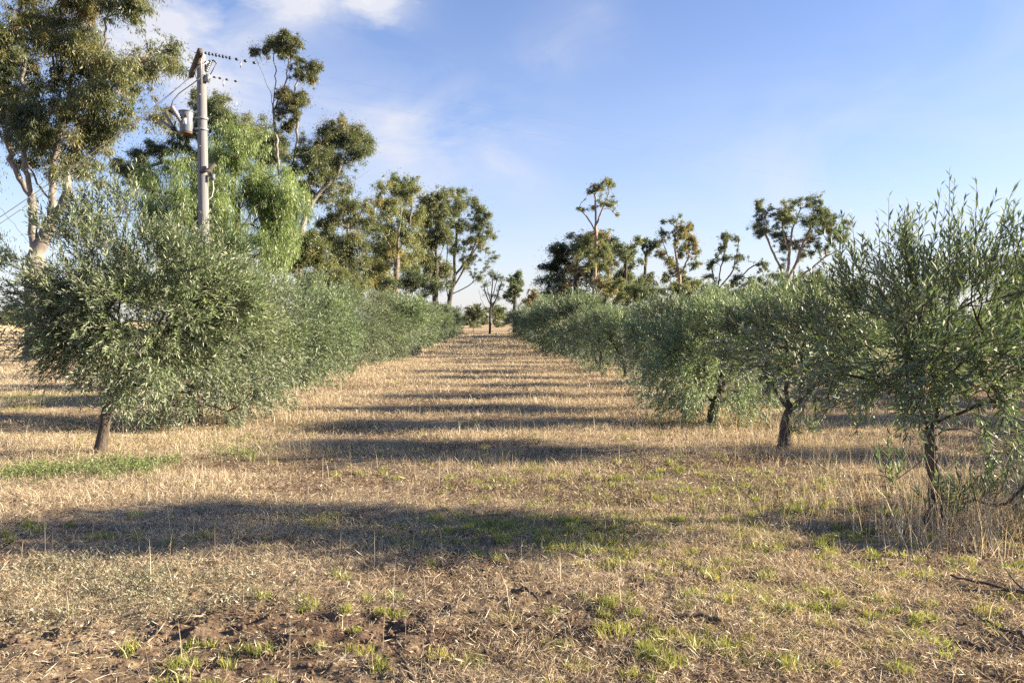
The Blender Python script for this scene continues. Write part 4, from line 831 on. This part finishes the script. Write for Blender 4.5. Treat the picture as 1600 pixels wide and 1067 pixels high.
g = Geo(); g.tube([pl(309, 205, PY), pl(285, 208, PY + .15), pl(268, 203, PY + .05)], 0.028, 6); g.tube([pl(274, 190, PY - .1), pl(271, 204, PY + .05)], 0.025, 6); fb = link('fuse_bracket', g.mesh('fuse_bracket', M_STEEL), pole)
insul('fuse_tube', pl(272.5, 201, PY), pl(256, 176, PY - .1), 0.042, 5, M_PORC, fb, 0.85)
insul('fuse_tube', pl(272.5, 203, PY + .1), pl(250.5, 188, PY + .1), 0.042, 5, M_PORC, fb, 0.85)
g = Geo(); g.box(pl(271.5, 202, PY), (0.06, 0.08, 0.045)); link('fuse_clamp', g.mesh('fuse_clamp', M_BLACK, False), fb)
# drop-out fuse on the right of the pole top
g = Geo(); q = pl(324.5, 123, PY - .05); g.box(q, (0.05, 0.06, 0.10), axes([0.35, 0, 1])[:, [1, 2, 0]]); g.tube([pl(314, 118), pl(328, 117)], 0.022, 6); fz = link('fuse_mount', g.mesh('fuse_mount', M_STEEL, False), pole)
insul('fuse_tube', pl(322, 112), pl(329.5, 95), 0.065, 6, M_PORC, fz, 0.75)
g = Geo(); g.tube([pl(328.5, 117), pl(338, 100)], 0.014, 6); g.tube([pl(329, 95.5), pl(334, 95), pl(338.5, 99.5)], 0.022, 6); link('fuse_link', g.mesh('fuse_link', M_WIRE), fz)
# low timber bracket, meter box and cable
g = Geo(); e0, e1 = pl(314, 269, PY - .16), pl(337, 257, PY - .1)
g.tube([e0, (e0 + e1) / 2 + [0, 0, -0.05], e1], [0.05, 0.05, 0.055], 7); link('timber_bracket', g.mesh('timber_bracket', M_ARM, False), pole)
g = Geo(); g.tube([pl(312, 269, PY - .17), pl(329, 267, PY - .17)], 0.035, 7); g.tube([pl(329, 275), pl(331, 262)], 0.03, 6); link('bracket_stay', g.mesh('bracket_stay', M_ARM), pole)
g = Geo(); q = pl(332.5, 277, PY - .05); g.box(q, (0.05, 0.045, 0.085)); bx = link('meter_box', g.mesh('meter_box', M_TANK, False), pole)
g = Geo(); g.tube([q + [0, 0, -0.08], pl(334, 295), pl(331, 308), pl(323, 314), pl(319.5, 312)], 0.011, 6); link('cable', g.mesh('cable', M_LABEL), pole)
g = Geo(); g.tube([pl(318, 118, PY - .15), pl(300, 132, PY - .2), pl(280, 146, PY - .3), pl(270, 158, PY - .4), pl(267.5, 166, PY - .45)], 0.014, 6); link('jumper', g.mesh('jumper', M_WIRE), pole)
g = Geo(); g.tube([pl(303, 112, PY), pl(311, 104, PY - .2), pl(320, 100, PY - .16), pl(328, 96)], 0.011, 6); link('jumper', g.mesh('jumper', M_LABEL), pole)
for z_ in (100, 150, 230): 
    g = Geo(); c_ = pl(315, z_); g.tube([c_ + [0, -0.15, 0], c_ + [0, 0.16, 0]], 0.016, 6); link('bolt', g.mesh('bolt', M_STEEL), pole)
# conductors with their insulator strings
def wire(label, p0, p1, sag, beads, r=0.0008, n=60, peg=None):
    p0 = np.array(p0, float); p1 = np.array(p1, float); t = thing('power_line', label, 'power line', tuple(p0))
    u = np.linspace(0, 1, n); P = (p1 - p0) * u[:, None]; P[:, 2] -= 4 * sag * u * (1 - u)
    g = Geo(); g.tube(P, r, 5); link('conductor', g.mesh('conductor', M_WIRE), t)
    d_ = unit(P[1] - P[0]); h_ = np.array([0, 0, 1.0])
    for s_, ln_, rr_ in beads:
        g = Geo(); q = d_ * s_; v = np.array([-.5, -.4, 0, .4, .5]); g.tube(q + d_ * (v * ln_)[:, None], np.array([.35, .8, 1, .8, .35]) * rr_, 10); link('insulator', g.mesh('insulator', M_BLACK), t)
    if peg: g = Geo(); q = d_ * peg; g.tube([q - h_ * 0.03, q - h_ * 0.2], 0.017, 6); link('drop_peg', g.mesh('drop_peg', M_STEEL), t)
    return t
wd_ = np.array([2.02, 1.01, 0]) / 2.2584
s0 = a0 + np.array([px0 + 0.08, PY + 0.02, -0.03])
wire('upper power line leaving the pole top to the right, strung with dark insulators', s0, s0 + wd_ * 75 + [0, 0, -0.5], 0.9, [(0.05 + 0.085 * i_, 0.06, 0.038 + 0.012 * (i_ % 2)) for i_ in range(8)] + [(0.82, 0.09, 0.04), (1.04, 0.09, 0.04), (1.27, 0.09, 0.04)], peg=0.92)
s1 = at(329, 120, 21.9)
wire('lower power line leaving the pole to the right below the fuse', s1, s1 + wd_ * 75 + [0, 0, -0.3], 0.9, [(0.1, 0.08, 0.03), (0.24, 0.08, 0.032), (0.42, 0.08, 0.032), (0.65, 0.08, 0.032)], peg=0.33)
wire('service cable sloping down left from the end of the crossarm', a1 + np.array([px0, PY, -0.05]), at(-110, 412, 14), 0.12, [(0.06, 0.1, 0.035)], r=0.009)
wire('second service cable sloping down left in front of the tall gum', at(306, 112, 22.2), at(-105, 418, 13.9), 0.2, [(0.06, 0.1, 0.035)], r=0.007)

# ------------------------------------------------------------------ far fence
fe = thing('wire_fence', 'pale post and wire fence across the end of the grove', 'fence', (0, 118, 0))
k = 0
xs = np.arange(-108, 96, 6.2); xs = xs + 0.8 * np.sin(xs * 3.7)
for x in xs:
    g = Geo(); h_ = 1.3 + 0.1 * math.sin(k * 7.3); g.tube([[x, 0, -0.2], [x + 0.03, 0, h_ * .5], [x, 0, h_]], [0.06, 0.055, 0.05], 8); link('post', g.mesh('post', M_POST), fe); k += 1
for z_ in (0.3, 0.65, 1.0, 1.2):
    g = Geo(); g.tube(np.stack([xs, 0 * xs - 0.1, 0 * xs + z_], -1), 0.004, 4); link('fence_wire', g.mesh('fence_wire', M_STEEL), fe)

# ------------------------------------------------------------------ fallen sticks and stones
def stick(label, pts, r, twigs=()):
    b = gp(*pts[0]); rng = np.random.default_rng(int(pts[0][0]))
    def q(pt, lift):
        v = gp(*pt); return np.array([v[0] - b[0], v[1] - b[1], gheight(v[:1], v[1:])[0] + lift])
    g = Geo(); P = [q(p_, r * 1.2 + 0.012 + 0.02 * (i_ % 2)) for i_, p_ in enumerate(pts)]
    D_ = np.array(P); d_ = np.linspace(0, 1, len(D_)); uu = np.linspace(0, 1, 14); P2 = np.stack([np.interp(uu, d_, D_[:, k_]) for k_ in range(3)], -1) + rng.normal(0, r * 0.35, (14, 3))
    g.tube(P2, np.linspace(r, r * 0.4, 14), 8)
    for i0, e_, lf in twigs:
        s_ = P2[i0]; e2 = q(e_, lf); g.tube([s_, (s_ + e2) / 2 + rng.normal(0, 0.012, 3), e2], [r * 0.5, r * 0.35, r * 0.15], 6)
    o = link('fallen_branch', g.mesh('fallen_branch', M_STICK)); o.location = (b[0], b[1], 0)
    tag(o, label, 'fallen branch', 'fallen branches on the ground'); return o
stick('long dark forked branch lying at the right edge, in front of the tall grass', [(1640, 946), (1590, 937), (1540, 924), (1482, 915)], 0.015, [(4, (1600, 918), 0.05), (6, (1490, 928), 0.03), (3, (1570, 915), 0.10)])
stick('dark straight branch below the forked one at the right edge', [(1625, 1016), (1590, 1003), (1560, 988), (1530, 975)], 0.013, [(6, (1540, 1000), 0.02)])
stick('short dark stick near the bottom right corner', [(1540, 1025), (1515, 1018), (1490, 1008)], 0.014)
stick('thick bark strip lying between green tufts right of centre', [(1125, 985), (1090, 981), (1040, 982), (1028, 984)], 0.015, [(8, (1055, 976), 0.03)])
stick('pale bent twig in the middle of the foreground', [(950, 988), (920, 993), (886, 1003)], 0.008)
stick('second pale twig just below the bent one, lying diagonally', [(872, 1008), (858, 1018), (846, 1028)], 0.008)
stick('brown stick poking up at the bottom edge, left of centre', [(645, 1072), (632, 1052), (618, 1026)], 0.011)
stick('dark stick lying in front of the shadow band at centre', [(800, 936), (822, 940), (842, 947)], 0.016)
def stone(label, px, py, r, col):
    v = gp(px, py); rng = np.random.default_rng(int(px)); bm_ = []
    th = np.linspace(0, math.pi, 9); ph = np.linspace(0, 2 * math.pi, 13)[:-1]
    V_ = np.array([[math.sin(a_) * math.cos(b_), math.sin(a_) * math.sin(b_), math.cos(a_)] for a_ in th for b_ in ph]) * (r * np.array([1.25, 0.9, 0.62]))
    V_ = V_ * (1 + 0.35 * (vnoise(V_[:, 0] / r * 1.1 + px, V_[:, 1] / r * 1.1 + V_[:, 2] / r, 5) - 0.5))[:, None]
    Q_ = [[i_ * 12 + j_, (i_ + 1) * 12 + j_, (i_ + 1) * 12 + (j_ + 1) % 12, i_ * 12 + (j_ + 1) % 12] for i_ in range(8) for j_ in range(12)]
    o = link('stone', mk_mesh('stone', V_, Q_, mat=col)); o.location = (v[0], v[1], float(gheight(v[:1], v[1:])[0]) + r * 0.3); tag(o, label, 'stone', 'stones on the ground')
M_STONE = plainmat('pale_stone', (0.50, 0.44, 0.36), 0.9, 0, 0.25, 30)
stone('pale flat stone near the bottom edge on the left', 276, 1052, 0.024, M_STONE)
stone('small pale stone on the bare soil, upper left of the foreground', 172, 986, 0.017, M_STONE)
stone('small pale stone in the middle of the foreground', 651, 946, 0.014, M_STONE)
stone('pale chip beside the diagonal pale twigs', 887, 1012, 0.016, M_STONE)
